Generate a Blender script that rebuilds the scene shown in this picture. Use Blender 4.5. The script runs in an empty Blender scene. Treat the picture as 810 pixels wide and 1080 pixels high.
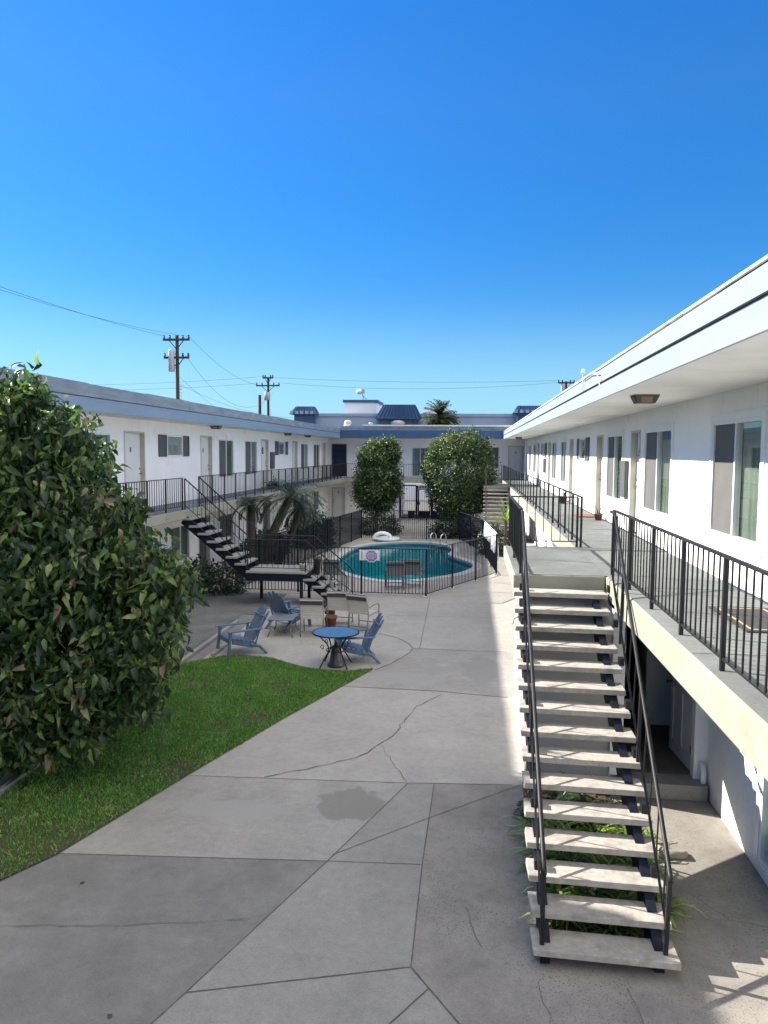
import bpy, bmesh, math, random
import numpy as np
from mathutils import Vector, Matrix
from mathutils.geometry import tessellate_polygon

random.seed(7); rng = np.random.default_rng(11)
SC = bpy.context.scene
COL = SC.collection
EYE = 4.41
FILL_CLOUD = 15.5  # strength of the white fill added to the sky
SUN = Vector((1.55, -0.47, -1.0))          # the way the sunlight travels
SLAB = 2.72                                # upper walkway level

# ------------------------------------------------------------------ materials
def mat(name, c1, c2=None, rough=0.6, scale=4.0, bump=0.0, bscale=60.0, metal=0.0, spec=0.5, detail=6.0, lo=0.35, hi=0.65,
        c3=None, scale3=1.0, lo3=0.45, hi3=0.7, stretch=None, coat=0.0):
    m = bpy.data.materials.new(name); m.use_nodes = True
    nt = m.node_tree; b = nt.nodes['Principled BSDF']
    b.inputs['Roughness'].default_value = rough; b.inputs['Metallic'].default_value = metal
    b.inputs['Specular IOR Level'].default_value = spec
    b.inputs['Base Color'].default_value = (*c1, 1)
    if coat: b.inputs['Coat Weight'].default_value = coat
    tc = nt.nodes.new('ShaderNodeTexCoord'); out = tc.outputs['Object']
    if stretch:
        mp = nt.nodes.new('ShaderNodeMapping'); mp.inputs['Scale'].default_value = stretch
        nt.links.new(out, mp.inputs[0]); out = mp.outputs[0]
    def noise(sc, det=detail, rg=0.6):
        n = nt.nodes.new('ShaderNodeTexNoise'); n.inputs['Scale'].default_value = sc
        n.inputs['Detail'].default_value = det; n.inputs['Roughness'].default_value = rg
        nt.links.new(out, n.inputs['Vector']); return n.outputs['Fac']
    def ramp(f, a, bb):
        r = nt.nodes.new('ShaderNodeMapRange'); r.inputs['From Min'].default_value = a; r.inputs['From Max'].default_value = bb
        nt.links.new(f, r.inputs['Value']); return r.outputs['Result']
    def mix(f, a, bb):
        x = nt.nodes.new('ShaderNodeMix'); x.data_type = 'RGBA'
        nt.links.new(f, x.inputs['Factor'])
        for s, v in ((6, a), (7, bb)):
            if isinstance(v, tuple): x.inputs[s].default_value = (*v, 1)
            else: nt.links.new(v, x.inputs[s])
        return x.outputs[2]
    if c2 is not None:
        col = mix(ramp(noise(scale), lo, hi), c1, c2)
        if c3 is not None: col = mix(ramp(noise(scale3, 4.0), lo3, hi3), col, c3)
        nt.links.new(col, b.inputs['Base Color'])
    if bump:
        bp = nt.nodes.new('ShaderNodeBump'); bp.inputs['Strength'].default_value = bump; bp.inputs['Distance'].default_value = 0.01
        nt.links.new(noise(bscale, 3.0), bp.inputs['Height']); nt.links.new(bp.outputs[0], b.inputs['Normal'])
    return m

def concrete(name, base, dark, stain, pits=0.0, blots=()):
    """concrete: cloudy mottling at several scales, fine sand grain, optional open pits"""
    m = mat(name, base, dark, rough=0.85, scale=1.7, bump=0.3, bscale=110, spec=0.25, c3=stain, scale3=0.45, lo3=0.48, hi3=0.68, lo=0.36, hi=0.64, detail=12)
    nt = m.node_tree; b = nt.nodes['Principled BSDF']
    src = b.inputs['Base Color'].links[0].from_socket
    tc = [n for n in nt.nodes if n.type == 'TEX_COORD'][0].outputs['Object']
    for sc_, det, rg, dist, lo, hi in ((55, 6, 0.8, 0, 0.80, 1.16), (9, 10, 0.78, 0.3, 0.88, 1.10), (2.3, 5, 0.6, 1.2, 0.95, 1.05)):
        n = nt.nodes.new('ShaderNodeTexNoise'); n.inputs['Scale'].default_value = sc_; n.inputs['Detail'].default_value = det; n.inputs['Roughness'].default_value = rg; n.inputs['Distortion'].default_value = dist
        nt.links.new(tc, n.inputs['Vector'])
        r = nt.nodes.new('ShaderNodeMapRange'); r.inputs['From Min'].default_value = 0.33; r.inputs['From Max'].default_value = 0.67
        r.inputs['To Min'].default_value = lo; r.inputs['To Max'].default_value = hi
        nt.links.new(n.outputs['Fac'], r.inputs['Value'])
        x = nt.nodes.new('ShaderNodeMix'); x.data_type = 'RGBA'; x.blend_type = 'MULTIPLY'; x.inputs['Factor'].default_value = 1
        nt.links.new(src, x.inputs[6]); nt.links.new(r.outputs[0], x.inputs[7]); src = x.outputs[2]
    for bx, by, sx_, sy_, colr in blots:                             # old damp stains and fainter patches of tone, each with a shape of its own
        mp = nt.nodes.new('ShaderNodeMapping'); mp.vector_type = 'TEXTURE'; mp.inputs['Location'].default_value = (bx, by, 0); mp.inputs['Scale'].default_value = (sx_, sy_, 1); nt.links.new(tc, mp.inputs[0])
        dn = nt.nodes.new('ShaderNodeTexNoise'); dn.inputs['Scale'].default_value = 2.2; dn.inputs['Detail'].default_value = 7; nt.links.new(tc, dn.inputs['Vector'])
        va = nt.nodes.new('ShaderNodeVectorMath'); va.operation = 'MULTIPLY_ADD'; va.inputs[1].default_value = (1.5, 1.5, 0); va.inputs[2].default_value = (-.75, -.75, 0); nt.links.new(dn.outputs['Color'], va.inputs[0])
        vb = nt.nodes.new('ShaderNodeVectorMath'); vb.operation = 'ADD'; nt.links.new(mp.outputs[0], vb.inputs[0]); nt.links.new(va.outputs[0], vb.inputs[1])
        ln = nt.nodes.new('ShaderNodeVectorMath'); ln.operation = 'LENGTH'; nt.links.new(vb.outputs[0], ln.inputs[0])
        rr = nt.nodes.new('ShaderNodeMapRange'); rr.inputs['From Min'].default_value = 1.05; rr.inputs['From Max'].default_value = 0.9; rr.inputs['To Max'].default_value = 0.75; nt.links.new(ln.outputs['Value'], rr.inputs['Value'])
        xx = nt.nodes.new('ShaderNodeMix'); xx.data_type = 'RGBA'; nt.links.new(rr.outputs[0], xx.inputs['Factor']); nt.links.new(src, xx.inputs[6]); xx.inputs[7].default_value = (*colr, 1); src = xx.outputs[2]
    if pits:
        v = nt.nodes.new('ShaderNodeTexVoronoi'); v.inputs['Scale'].default_value = 48
        nt.links.new(tc, v.inputs['Vector'])
        wn = nt.nodes.new('ShaderNodeTexWhiteNoise'); nt.links.new(v.outputs['Color'], wn.inputs['Vector'])
        s = nt.nodes.new('ShaderNodeMath'); s.operation = 'MULTIPLY'; s.inputs[1].default_value = 0.40
        nt.links.new(wn.outputs['Value'], s.inputs[0])
        q = nt.nodes.new('ShaderNodeMath'); q.operation = 'LESS_THAN'; nt.links.new(v.outputs['Distance'], q.inputs[0]); nt.links.new(s.outputs[0], q.inputs[1])
        k = nt.nodes.new('ShaderNodeMath'); k.operation = 'MULTIPLY'; k.inputs[1].default_value = pits; nt.links.new(q.outputs[0], k.inputs[0])
        # pits come in patches
        pn = nt.nodes.new('ShaderNodeTexNoise'); pn.inputs['Scale'].default_value = 0.9; nt.links.new(tc, pn.inputs['Vector'])
        pr = nt.nodes.new('ShaderNodeMapRange'); pr.inputs['From Min'].default_value = 0.42; pr.inputs['From Max'].default_value = 0.6; nt.links.new(pn.outputs['Fac'], pr.inputs['Value'])
        k2 = nt.nodes.new('ShaderNodeMath'); k2.operation = 'MULTIPLY'; nt.links.new(k.outputs[0], k2.inputs[0]); nt.links.new(pr.outputs[0], k2.inputs[1])
        xp = nt.nodes.new('ShaderNodeMix'); xp.data_type = 'RGBA'; nt.links.new(k2.outputs[0], xp.inputs['Factor'])
        nt.links.new(src, xp.inputs[6]); xp.inputs[7].default_value = (0.09, 0.085, 0.08, 1); src = xp.outputs[2]
    nt.links.new(src, b.inputs['Base Color'])
    return m

def leafmat(name, cols, trans=0.22, rough=0.38):
    """foliage: each leaf (mesh island) its own tone"""
    m = bpy.data.materials.new(name); m.use_nodes = True
    nt = m.node_tree; b = nt.nodes['Principled BSDF']; b.inputs['Roughness'].default_value = rough
    b.inputs['Specular IOR Level'].default_value = 0.55
    g = nt.nodes.new('ShaderNodeNewGeometry'); r = nt.nodes.new('ShaderNodeValToRGB')
    e = r.color_ramp.elements
    while len(e) < len(cols): e.new(0.5)
    for i, (p, c) in enumerate(cols): e[i].position = p; e[i].color = (*c, 1)
    tc = nt.nodes.new('ShaderNodeTexCoord'); dn = nt.nodes.new('ShaderNodeTexNoise'); dn.inputs['Scale'].default_value = 1.9; dn.inputs['Detail'].default_value = 3; nt.links.new(tc.outputs['Object'], dn.inputs['Vector'])
    ma = nt.nodes.new('ShaderNodeMath'); ma.operation = 'MULTIPLY_ADD'; ma.inputs[1].default_value = 1.1; ma.inputs[2].default_value = -0.55; nt.links.new(dn.outputs['Fac'], ma.inputs[0])
    mb = nt.nodes.new('ShaderNodeMath'); mb.operation = 'ADD'; mb.use_clamp = True; nt.links.new(ma.outputs[0], mb.inputs[0]); nt.links.new(g.outputs['Random Per Island'], mb.inputs[1])
    nt.links.new(mb.outputs[0], r.inputs[0]); nt.links.new(r.outputs[0], b.inputs['Base Color'])
    t = nt.nodes.new('ShaderNodeBsdfTranslucent'); hs = nt.nodes.new('ShaderNodeHueSaturation'); hs.inputs['Value'].default_value = 1.5
    nt.links.new(r.outputs[0], hs.inputs['Color']); nt.links.new(hs.outputs[0], t.inputs['Color'])
    ms = nt.nodes.new('ShaderNodeMixShader'); ms.inputs[0].default_value = trans
    nt.links.new(b.outputs[0], ms.inputs[1]); nt.links.new(t.outputs[0], ms.inputs[2])
    nt.links.new(ms.outputs[0], nt.nodes['Material Output'].inputs['Surface'])
    return m

def facing(nt, k=5.0):
    lw = nt.nodes.new('ShaderNodeLayerWeight'); lw.inputs['Blend'].default_value = 0.5
    p = nt.nodes.new('ShaderNodeMath'); p.operation = 'POWER'; p.inputs[1].default_value = k; nt.links.new(lw.outputs['Facing'], p.inputs[0])
    return p.outputs[0]
def glassmat(name, tint=(0.92, 0.95, 0.94), refl=0.05):
    m = bpy.data.materials.new(name); m.use_nodes = True; nt = m.node_tree
    nt.nodes.remove(nt.nodes['Principled BSDF'])
    t = nt.nodes.new('ShaderNodeBsdfTransparent'); t.inputs[0].default_value = (*tint, 1)
    g = nt.nodes.new('ShaderNodeBsdfGlossy'); g.inputs['Roughness'].default_value = 0.015
    f = facing(nt)
    a = nt.nodes.new('ShaderNodeMath'); a.operation = 'ADD'; a.inputs[1].default_value = refl; nt.links.new(f, a.inputs[0])
    ms = nt.nodes.new('ShaderNodeMixShader'); nt.links.new(a.outputs[0], ms.inputs[0])
    nt.links.new(t.outputs[0], ms.inputs[1]); nt.links.new(g.outputs[0], ms.inputs[2])
    nt.links.new(ms.outputs[0], nt.nodes['Material Output'].inputs['Surface'])
    return m

M = {}
M['stucco'] = mat('white_stucco', (0.88, 0.88, 0.88), (0.83, 0.83, 0.83), rough=0.9, scale=0.8, bump=0.9, bscale=34, spec=0.2, c3=(0.62, 0.61, 0.58), scale3=2.2, lo3=0.62, hi3=0.85)
def drips(m):
    nt = m.node_tree; b = nt.nodes['Principled BSDF']; src = b.inputs['Base Color'].links[0].from_socket
    tc = nt.nodes.new('ShaderNodeTexCoord'); mp = nt.nodes.new('ShaderNodeMapping'); mp.inputs['Scale'].default_value = (11, 11, .8); nt.links.new(tc.outputs['Object'], mp.inputs[0])
    n = nt.nodes.new('ShaderNodeTexNoise'); n.inputs['Scale'].default_value = 1.0; n.inputs['Detail'].default_value = 5; nt.links.new(mp.outputs[0], n.inputs['Vector'])
    r = nt.nodes.new('ShaderNodeMapRange'); r.inputs['From Min'].default_value = 0.55; r.inputs['From Max'].default_value = 0.8; r.inputs['To Min'].default_value = 1.0; r.inputs['To Max'].default_value = 0.90; nt.links.new(n.outputs['Fac'], r.inputs['Value'])
    x = nt.nodes.new('ShaderNodeMix'); x.data_type = 'RGBA'; x.blend_type = 'MULTIPLY'; x.inputs['Factor'].default_value = 1
    nt.links.new(src, x.inputs[6]); nt.links.new(r.outputs[0], x.inputs[7]); nt.links.new(x.outputs[2], b.inputs['Base Color'])
drips(M['stucco'])
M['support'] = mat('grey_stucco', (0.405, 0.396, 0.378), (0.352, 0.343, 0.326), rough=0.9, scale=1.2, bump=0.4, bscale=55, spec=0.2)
M['palecurtain'] = mat('pale_grey_curtain', (0.40, 0.46, 0.49), (0.33, 0.39, 0.42), rough=0.8, scale=2)
M['soffit'] = mat('soffit_plaster', (0.80, 0.80, 0.77), (0.70, 0.69, 0.66), rough=0.9, scale=0.9, bump=0.3, bscale=45, spec=0.2)
M['trim'] = mat('blue_grey_trim_paint', (0.198, 0.284, 0.378), (0.171, 0.243, 0.329), rough=0.6, scale=1.3, bump=0.1, bscale=30, stretch=(1, 0.35, 3))
M['trimtop'] = mat('weathered_roof_edge', (0.230, 0.276, 0.331), (0.166, 0.202, 0.248), rough=0.75, scale=2.2, bump=0.2, bscale=30, c3=(0.460, 0.423, 0.368), scale3=1.6, lo3=0.6, hi3=0.8, stretch=(1, 0.5, 3))
M['trimlit'] = mat('sunlit_trim_paint', (0.248, 0.296, 0.360), (0.220, 0.264, 0.328), rough=0.6, scale=1.5, bump=0.15, bscale=40, stretch=(1, 0.4, 2))  # same paint as the left trim; sunlit paleness put into the colour
M['trimblue'] = mat('shaded_trim_and_dormer_blue', (0.047, 0.102, 0.212), (0.038, 0.085, 0.178), rough=0.6, scale=1.5, bump=0.1, bscale=30)  # far fascia: same trim paint, its shade put into the colour; dormers: own blue
M['roofcap'] = mat('white_roof_cap', (0.75, 0.74, 0.70), (0.6, 0.58, 0.53), rough=0.6, scale=3)
M['felt'] = mat('dark_roof_felt', (0.05, 0.05, 0.055), (0.12, 0.12, 0.12), rough=0.9, scale=6)
M['slabedge'] = mat('cream_slab_paint', (0.318, 0.318, 0.249), (0.267, 0.267, 0.211), rough=0.75, scale=2.5, bump=0.2, bscale=40, c3=(0.181, 0.176, 0.142), scale3=3.5, lo3=0.62, hi3=0.85, stretch=(1, 0.5, 1))
M['deck'] = concrete('grey_deck_coating', (0.185, 0.196, 0.189), (0.150, 0.161, 0.157), (0.129, 0.136, 0.132))
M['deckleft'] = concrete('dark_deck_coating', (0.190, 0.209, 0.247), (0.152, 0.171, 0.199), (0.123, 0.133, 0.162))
M['treadc'] = mat('precast_tread_concrete', (0.434, 0.404, 0.356), (0.326, 0.304, 0.271), rough=0.88, scale=16, bump=0.5, bscale=140, spec=0.2, c3=(0.217, 0.199, 0.176), scale3=5, lo3=0.50, hi3=0.78, detail=12)
M['treadgrey'] = mat('grey_tread_concrete', (0.30, 0.30, 0.29), (0.24, 0.24, 0.235), rough=0.85, scale=3, bump=0.3, bscale=90)  # darker, greyer concrete for the left stair treads
M['iron'] = mat('black_painted_iron', (0.008, 0.009, 0.012), (0.018, 0.018, 0.021), rough=0.5, spec=0.3, scale=9, bump=0.15, bscale=120)
M['steel'] = mat('dark_blue_black_steel', (0.005, 0.008, 0.018), (0.009, 0.012, 0.024), rough=0.55, spec=0.2, scale=6)
M['doorw'] = mat('white_door_paint', (0.74, 0.74, 0.73), (0.68, 0.68, 0.67), rough=0.5, scale=2)
M['jamb'] = mat('beige_jamb_paint', (0.50, 0.49, 0.41), (0.45, 0.43, 0.36), rough=0.6, scale=4)
M['doorblue'] = mat('navy_security_door', (0.015, 0.028, 0.075), (0.02, 0.035, 0.085), rough=0.5, scale=8)
M['vinyl'] = mat('white_vinyl_frame', (0.80, 0.80, 0.80), (0.75, 0.75, 0.75), rough=0.4, scale=3)
M['screen'] = mat('grey_insect_screen', (0.125, 0.122, 0.12), (0.10, 0.10, 0.10), rough=0.7, scale=1.5, spec=0.3)
M['curtain'] = mat('pale_green_blinds', (0.30, 0.35, 0.28), (0.22, 0.27, 0.22), rough=0.8, scale=1.2)
M['tealcurtain'] = mat('teal_curtain', (0.35, 0.56, 0.55), (0.28, 0.48, 0.48), rough=0.8, scale=2)
M['greycurtain'] = mat('grey_blinds', (0.16, 0.19, 0.19), (0.11, 0.14, 0.145), rough=0.8, scale=2)
M['shutter'] = mat('dark_shutter_paint', (0.085, 0.09, 0.10), (0.07, 0.075, 0.085), rough=0.6, scale=4)
M['glass'] = glassmat('window_glass')
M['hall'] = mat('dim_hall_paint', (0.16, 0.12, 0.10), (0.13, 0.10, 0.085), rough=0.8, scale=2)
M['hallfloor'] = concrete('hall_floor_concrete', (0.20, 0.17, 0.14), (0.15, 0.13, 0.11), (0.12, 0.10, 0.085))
M['greystrap'] = mat('grey_vinyl_strap', (0.20, 0.20, 0.20), (0.16, 0.16, 0.16), rough=0.5, scale=8)
M['dark'] = mat('dark_interior', (0.02, 0.022, 0.026), (0.03, 0.03, 0.034), rough=0.8, scale=2)
M['lampbrown'] = mat('bronze_lamp_metal', (0.090, 0.077, 0.063), (0.068, 0.059, 0.050), rough=0.5, scale=8)
M['lampglass'] = mat('amber_lamp_glass', (0.26, 0.17, 0.10), (0.20, 0.14, 0.09), rough=0.3, scale=8)
M['brass'] = mat('brass_hardware', (0.35, 0.26, 0.12), (0.28, 0.2, 0.1), rough=0.3, metal=1.0, scale=20)
M['chrome'] = mat('polished_steel', (0.75, 0.77, 0.78), (0.68, 0.7, 0.72), rough=0.15, metal=1.0, scale=10)
M['soil'] = mat('planter_soil', (0.05, 0.035, 0.025), (0.09, 0.065, 0.045), rough=0.95, scale=14, bump=0.8, bscale=40)
M['lawnsoil'] = mat('lawn_soil', (0.035, 0.045, 0.016), (0.065, 0.055, 0.032), rough=0.95, scale=6, bump=0.6, bscale=50)
M['joint'] = mat('joint_dirt', (0.07, 0.067, 0.062), (0.13, 0.125, 0.115), rough=0.95, scale=12)
M['asphalt'] = mat('far_ground', (0.08, 0.08, 0.08), (0.11, 0.105, 0.10), rough=0.9, scale=0.3)
M['coping'] = mat('pale_pool_coping', (0.527, 0.527, 0.501), (0.459, 0.459, 0.442), rough=0.7, scale=5, bump=0.15, bscale=60)
M['tile'] = mat('blue_waterline_tile', (0.03, 0.09, 0.16), (0.06, 0.16, 0.24), rough=0.25, scale=14, lo=0.48, hi=0.52)
M['plaster'] = mat('blue_pool_plaster', (0.12, 0.56, 0.72), (0.10, 0.50, 0.66), rough=0.6, scale=1.5)
M['plastic'] = mat('slate_blue_plastic', (0.088, 0.145, 0.224), (0.075, 0.123, 0.194), rough=0.45, scale=3)
M['strap'] = mat('cream_vinyl_strap', (0.581, 0.546, 0.466), (0.510, 0.475, 0.405), rough=0.5, scale=8)
M['strapdark'] = mat('brown_vinyl_strap', (0.055, 0.045, 0.040), (0.075, 0.06, 0.055), rough=0.5, scale=8)
M['alu'] = mat('taupe_aluminium_tube', (0.20, 0.17, 0.15), (0.25, 0.22, 0.20), rough=0.4, metal=0.4, scale=10)
M['tableglass'] = mat('dark_table_glass', (0.07, 0.085, 0.10), (0.09, 0.105, 0.12), rough=0.04, scale=3, spec=1.0)
M['slattop'] = mat('weathered_table_top', (0.16, 0.20, 0.25), (0.12, 0.155, 0.20), rough=0.6, scale=5)
M['terracotta'] = mat('terracotta_clay', (0.17, 0.065, 0.042), (0.12, 0.05, 0.035), rough=0.85, scale=8)
M['ceramic'] = mat('pale_glazed_pot', (0.62, 0.60, 0.58), (0.5, 0.46, 0.46), rough=0.35, scale=6)
M['darkpot'] = mat('dark_glazed_pot', (0.03, 0.03, 0.035), (0.05, 0.045, 0.045), rough=0.35, scale=6)
M['towel'] = mat('lilac_white_towel', (0.74, 0.72, 0.78), (0.34, 0.30, 0.48), rough=0.95, scale=5, lo=0.5, hi=0.6, bump=0.6, bscale=80)
M['sign'] = mat('white_sign_metal', (0.78, 0.78, 0.80), (0.70, 0.70, 0.74), rough=0.4, scale=4)
M['signblue'] = mat('sign_blue_paint', (0.22, 0.26, 0.46), (0.18, 0.22, 0.40), rough=0.4, scale=4)
M['signpink'] = mat('sign_pink_paint', (0.66, 0.50, 0.62), (0.60, 0.44, 0.56), rough=0.4, scale=4)
M['signred'] = mat('sign_red_paint', (0.45, 0.12, 0.12), (0.40, 0.10, 0.10), rough=0.4, scale=4)
M['floatw'] = mat('white_vinyl_float', (0.76, 0.80, 0.80), (0.70, 0.74, 0.75), rough=0.3, scale=2)
M['bark'] = mat('grey_brown_bark', (0.10, 0.075, 0.055), (0.16, 0.125, 0.095), rough=0.9, scale=9, bump=1.0, bscale=22)
M['palmbark'] = mat('palm_trunk_bark', (0.050, 0.038, 0.032), (0.090, 0.068, 0.055), rough=0.95, scale=7, bump=1.0, bscale=16, stretch=(1, 1, 3))
M['wood'] = mat('creosoted_pole_wood', (0.035, 0.024, 0.020), (0.06, 0.042, 0.035), rough=0.9, scale=5, stretch=(6, 6, 1))
M['can'] = mat('grey_transformer_paint', (0.42, 0.44, 0.46), (0.36, 0.38, 0.40), rough=0.5, scale=3)
M['wire'] = mat('aged_power_cable', (0.10, 0.12, 0.15), (0.12, 0.14, 0.17), rough=0.7, scale=3)
M['farwall'] = mat('far_building_paint', (0.317, 0.370, 0.466), (0.282, 0.334, 0.422), rough=0.85, scale=0.6)
M['farwhite'] = mat('far_white_paint', (0.78, 0.76, 0.76), (0.72, 0.70, 0.70), rough=0.85, scale=0.6)
M['awning'] = mat('blue_standing_seam', (0.007, 0.032, 0.096), (0.007, 0.036, 0.109), rough=0.6, spec=0.2, scale=1)
M['matdark'] = mat('charcoal_door_mat', (0.03, 0.03, 0.035), (0.045, 0.042, 0.045), rough=0.95, scale=60, bump=0.5, bscale=200)
M['gold'] = mat('gold_mat_border', (0.48, 0.36, 0.16), (0.40, 0.29, 0.12), rough=0.9, scale=30)
M['brickmat'] = mat('brick_red_mat', (0.22, 0.095, 0.07), (0.18, 0.08, 0.06), rough=0.95, scale=40)
M['leaf_ficus'] = leafmat('ficus_leaf', [(0.0, (0.012, 0.034, 0.016)), (0.40, (0.028, 0.066, 0.020)), (0.70, (0.075, 0.14, 0.030)), (0.92, (0.20, 0.28, 0.065)), (0.985, (0.28, 0.31, 0.11)), (1.0, (0.22, 0.15, 0.10))], trans=0.40, rough=0.42)
M['leaf_round'] = leafmat('clipped_tree_leaf', [(0.0, (0.013, 0.036, 0.018)), (0.5, (0.030, 0.070, 0.024)), (0.8, (0.10, 0.155, 0.040)), (1.0, (0.30, 0.33, 0.09))], trans=0.34, rough=0.32)
M['leaf_bush'] = leafmat('shrub_leaf', [(0.0, (0.010, 0.026, 0.014)), (0.6, (0.020, 0.048, 0.022)), (1.0, (0.05, 0.085, 0.035))])
M['leaf_strap'] = leafmat('strap_leaf', [(0.0, (0.06, 0.125, 0.022)), (0.55, (0.15, 0.26, 0.045)), (1.0, (0.36, 0.46, 0.11))], trans=0.3)
M['leaf_fern'] = leafmat('dark_fern_leaf', [(0.0, (0.016, 0.035, 0.018)), (0.7, (0.035, 0.065, 0.028)), (1.0, (0.075, 0.11, 0.05))])
M['leaf_palm'] = leafmat('palm_frond', [(0.0, (0.018, 0.042, 0.026)), (0.7, (0.035, 0.072, 0.035)), (1.0, (0.075, 0.105, 0.045))])
M['leaf_fan'] = leafmat('fan_palm_frond', [(0.0, (0.03, 0.05, 0.02)), (0.6, (0.07, 0.10, 0.035)), (1.0, (0.17, 0.16, 0.07))])
M['leaf_red'] = leafmat('red_leaf', [(0.0, (0.10, 0.035, 0.03)), (0.5, (0.16, 0.075, 0.05)), (1.0, (0.10, 0.11, 0.04))])
M['grass'] = leafmat('lawn_grass', [(0.0, (0.070, 0.19, 0.026)), (0.5, (0.115, 0.30, 0.038)), (0.88, (0.19, 0.41, 0.065)), (1.0, (0.30, 0.34, 0.12))], trans=0.3, rough=0.55)

def watermat():
    m = bpy.data.materials.new('pool_water'); m.use_nodes = True; nt = m.node_tree
    nt.nodes.remove(nt.nodes['Principled BSDF'])
    t = nt.nodes.new('ShaderNodeBsdfTransparent'); t.inputs[0].default_value = (0.20, 0.82, 0.76, 1)
    g = nt.nodes.new('ShaderNodeBsdfGlossy'); g.inputs['Roughness'].default_value = 0.02
    f = facing(nt, 5.0)
    tc = nt.nodes.new('ShaderNodeTexCoord'); n = nt.nodes.new('ShaderNodeTexNoise'); n.inputs['Scale'].default_value = 3.5; n.inputs['Detail'].default_value = 3
    nt.links.new(tc.outputs['Object'], n.inputs['Vector'])
    bp = nt.nodes.new('ShaderNodeBump'); bp.inputs['Strength'].default_value = 0.22; bp.inputs['Distance'].default_value = 0.05
    nt.links.new(n.outputs['Fac'], bp.inputs['Height']); nt.links.new(bp.outputs[0], g.inputs['Normal'])
    ms = nt.nodes.new('ShaderNodeMixShader'); nt.links.new(f, ms.inputs[0]); nt.links.new(t.outputs[0], ms.inputs[1]); nt.links.new(g.outputs[0], ms.inputs[2])
    nt.links.new(ms.outputs[0], nt.nodes['Material Output'].inputs['Surface'])
    return m
M['water'] = watermat()

# ------------------------------------------------------------------ mesh building
OFF = {}
class MB:
    def __init__(s): s.v = []; s.f = []
    def add(s, vs, fs):
        o = len(s.v); s.v += [tuple(p) for p in vs]; s.f += [tuple(i + o for i in f) for f in fs]; return s
    def box(s, x0, x1, y0, y1, z0, z1, T=None):
        vs = [(x, y, z) for z in (z0, z1) for y in (y0, y1) for x in (x0, x1)]
        if T: vs = [T(*p) for p in vs]
        return s.add(vs, [(0, 2, 3, 1), (4, 5, 7, 6), (0, 1, 5, 4), (2, 6, 7, 3), (0, 4, 6, 2), (1, 3, 7, 5)])
    def bar(s, p, q, w, h=None, up=(0, 0, 1)):
        h = h or w; p = Vector(p); q = Vector(q); d = (q - p).normalized(); u = Vector(up)
        if abs(d.dot(u)) > 0.98: u = Vector((0, 1, 0))
        a = d.cross(u).normalized(); b = a.cross(d).normalized()
        vs = []
        for c in (p, q):
            for i, j in ((-1, -1), (1, -1), (1, 1), (-1, 1)): vs.append(c + a * (i * w / 2) + b * (j * h / 2))
        return s.add(vs, [(3, 2, 1, 0), (4, 5, 6, 7), (0, 1, 5, 4), (1, 2, 6, 5), (2, 3, 7, 6), (3, 0, 4, 7)])
    def tube(s, pts, r, n=8, caps=True):
        pts = [Vector(p) for p in pts]; k = len(pts); rs = r if isinstance(r, (list, tuple)) else [r] * k
        vs = []; prev = None
        for i, p in enumerate(pts):
            d = (pts[min(i + 1, k - 1)] - pts[max(i - 1, 0)]).normalized()
            if prev is None:
                a = d.cross(Vector((0, 0, 1)));  a = a if a.length > 0.05 else d.cross(Vector((0, 1, 0)))
            else: a = prev - d * prev.dot(d)
            a.normalize(); prev = a; b = d.cross(a)
            for j in range(n):
                t = 2 * math.pi * j / n; vs.append(p + (a * math.cos(t) + b * math.sin(t)) * rs[i])
        fs = [(i * n + j, i * n + (j + 1) % n, (i + 1) * n + (j + 1) % n, (i + 1) * n + j) for i in range(k - 1) for j in range(n)]
        if caps: fs += [tuple(range(n))[::-1], tuple(range((k - 1) * n, k * n))]
        return s.add(vs, fs)
    def lathe(s, prof, c=(0, 0, 0), n=20):
        vs = [(c[0] + r * math.cos(2 * math.pi * j / n), c[1] + r * math.sin(2 * math.pi * j / n), c[2] + z) for r, z in prof for j in range(n)]
        k = len(prof)
        fs = [(i * n + j, i * n + (j + 1) % n, (i + 1) * n + (j + 1) % n, (i + 1) * n + j) for i in range(k - 1) for j in range(n)]
        fs += [tuple(range(n))[::-1], tuple(range((k - 1) * n, k * n))]
        return s.add(vs, fs)
    def poly(s, outer, z, holes=()):
        loops = [[Vector((x, y, 0)) for x, y in l] for l in [outer, *holes]]
        flat = [p for l in loops for p in l]
        return s.add([(p.x, p.y, z) for p in flat], [tuple(t) for t in tessellate_polygon(loops)])
    def prism(s, pts, z0, z1):
        n = len(pts); tri = tessellate_polygon([[Vector((x, y, 0)) for x, y in pts]])
        return s.add([(x, y, z0) for x, y in pts] + [(x, y, z1) for x, y in pts],
                     [tuple(t) for t in tri] + [tuple(i + n for i in t) for t in tri] + [(i, (i + 1) % n, n + (i + 1) % n, n + i) for i in range(n)])
    def build(s, name, m, parent=None, smooth=False, bevel=0.0, flip=True):
        off = Vector(OFF.get(parent.name, (0, 0, 0))) if parent else Vector((0, 0, 0))
        me = bpy.data.meshes.new(name)
        me.from_pydata([(p[0] - off.x, p[1] - off.y, p[2] - off.z) for p in s.v], [], s.f)
        if flip:
            bm = bmesh.new(); bm.from_mesh(me); bmesh.ops.recalc_face_normals(bm, faces=bm.faces); bm.to_mesh(me); bm.free()
        if smooth: me.polygons.foreach_set('use_smooth', [True] * len(me.polygons))
        me.materials.append(m)
        o = bpy.data.objects.new(name, me); COL.objects.link(o)
        if parent: o.parent = parent; OFF[o.name] = tuple(off)
        if bevel:
            b = o.modifiers.new('edge', 'BEVEL'); b.width = bevel; b.segments = 2; b.limit_method = 'ANGLE'
        return o

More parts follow.
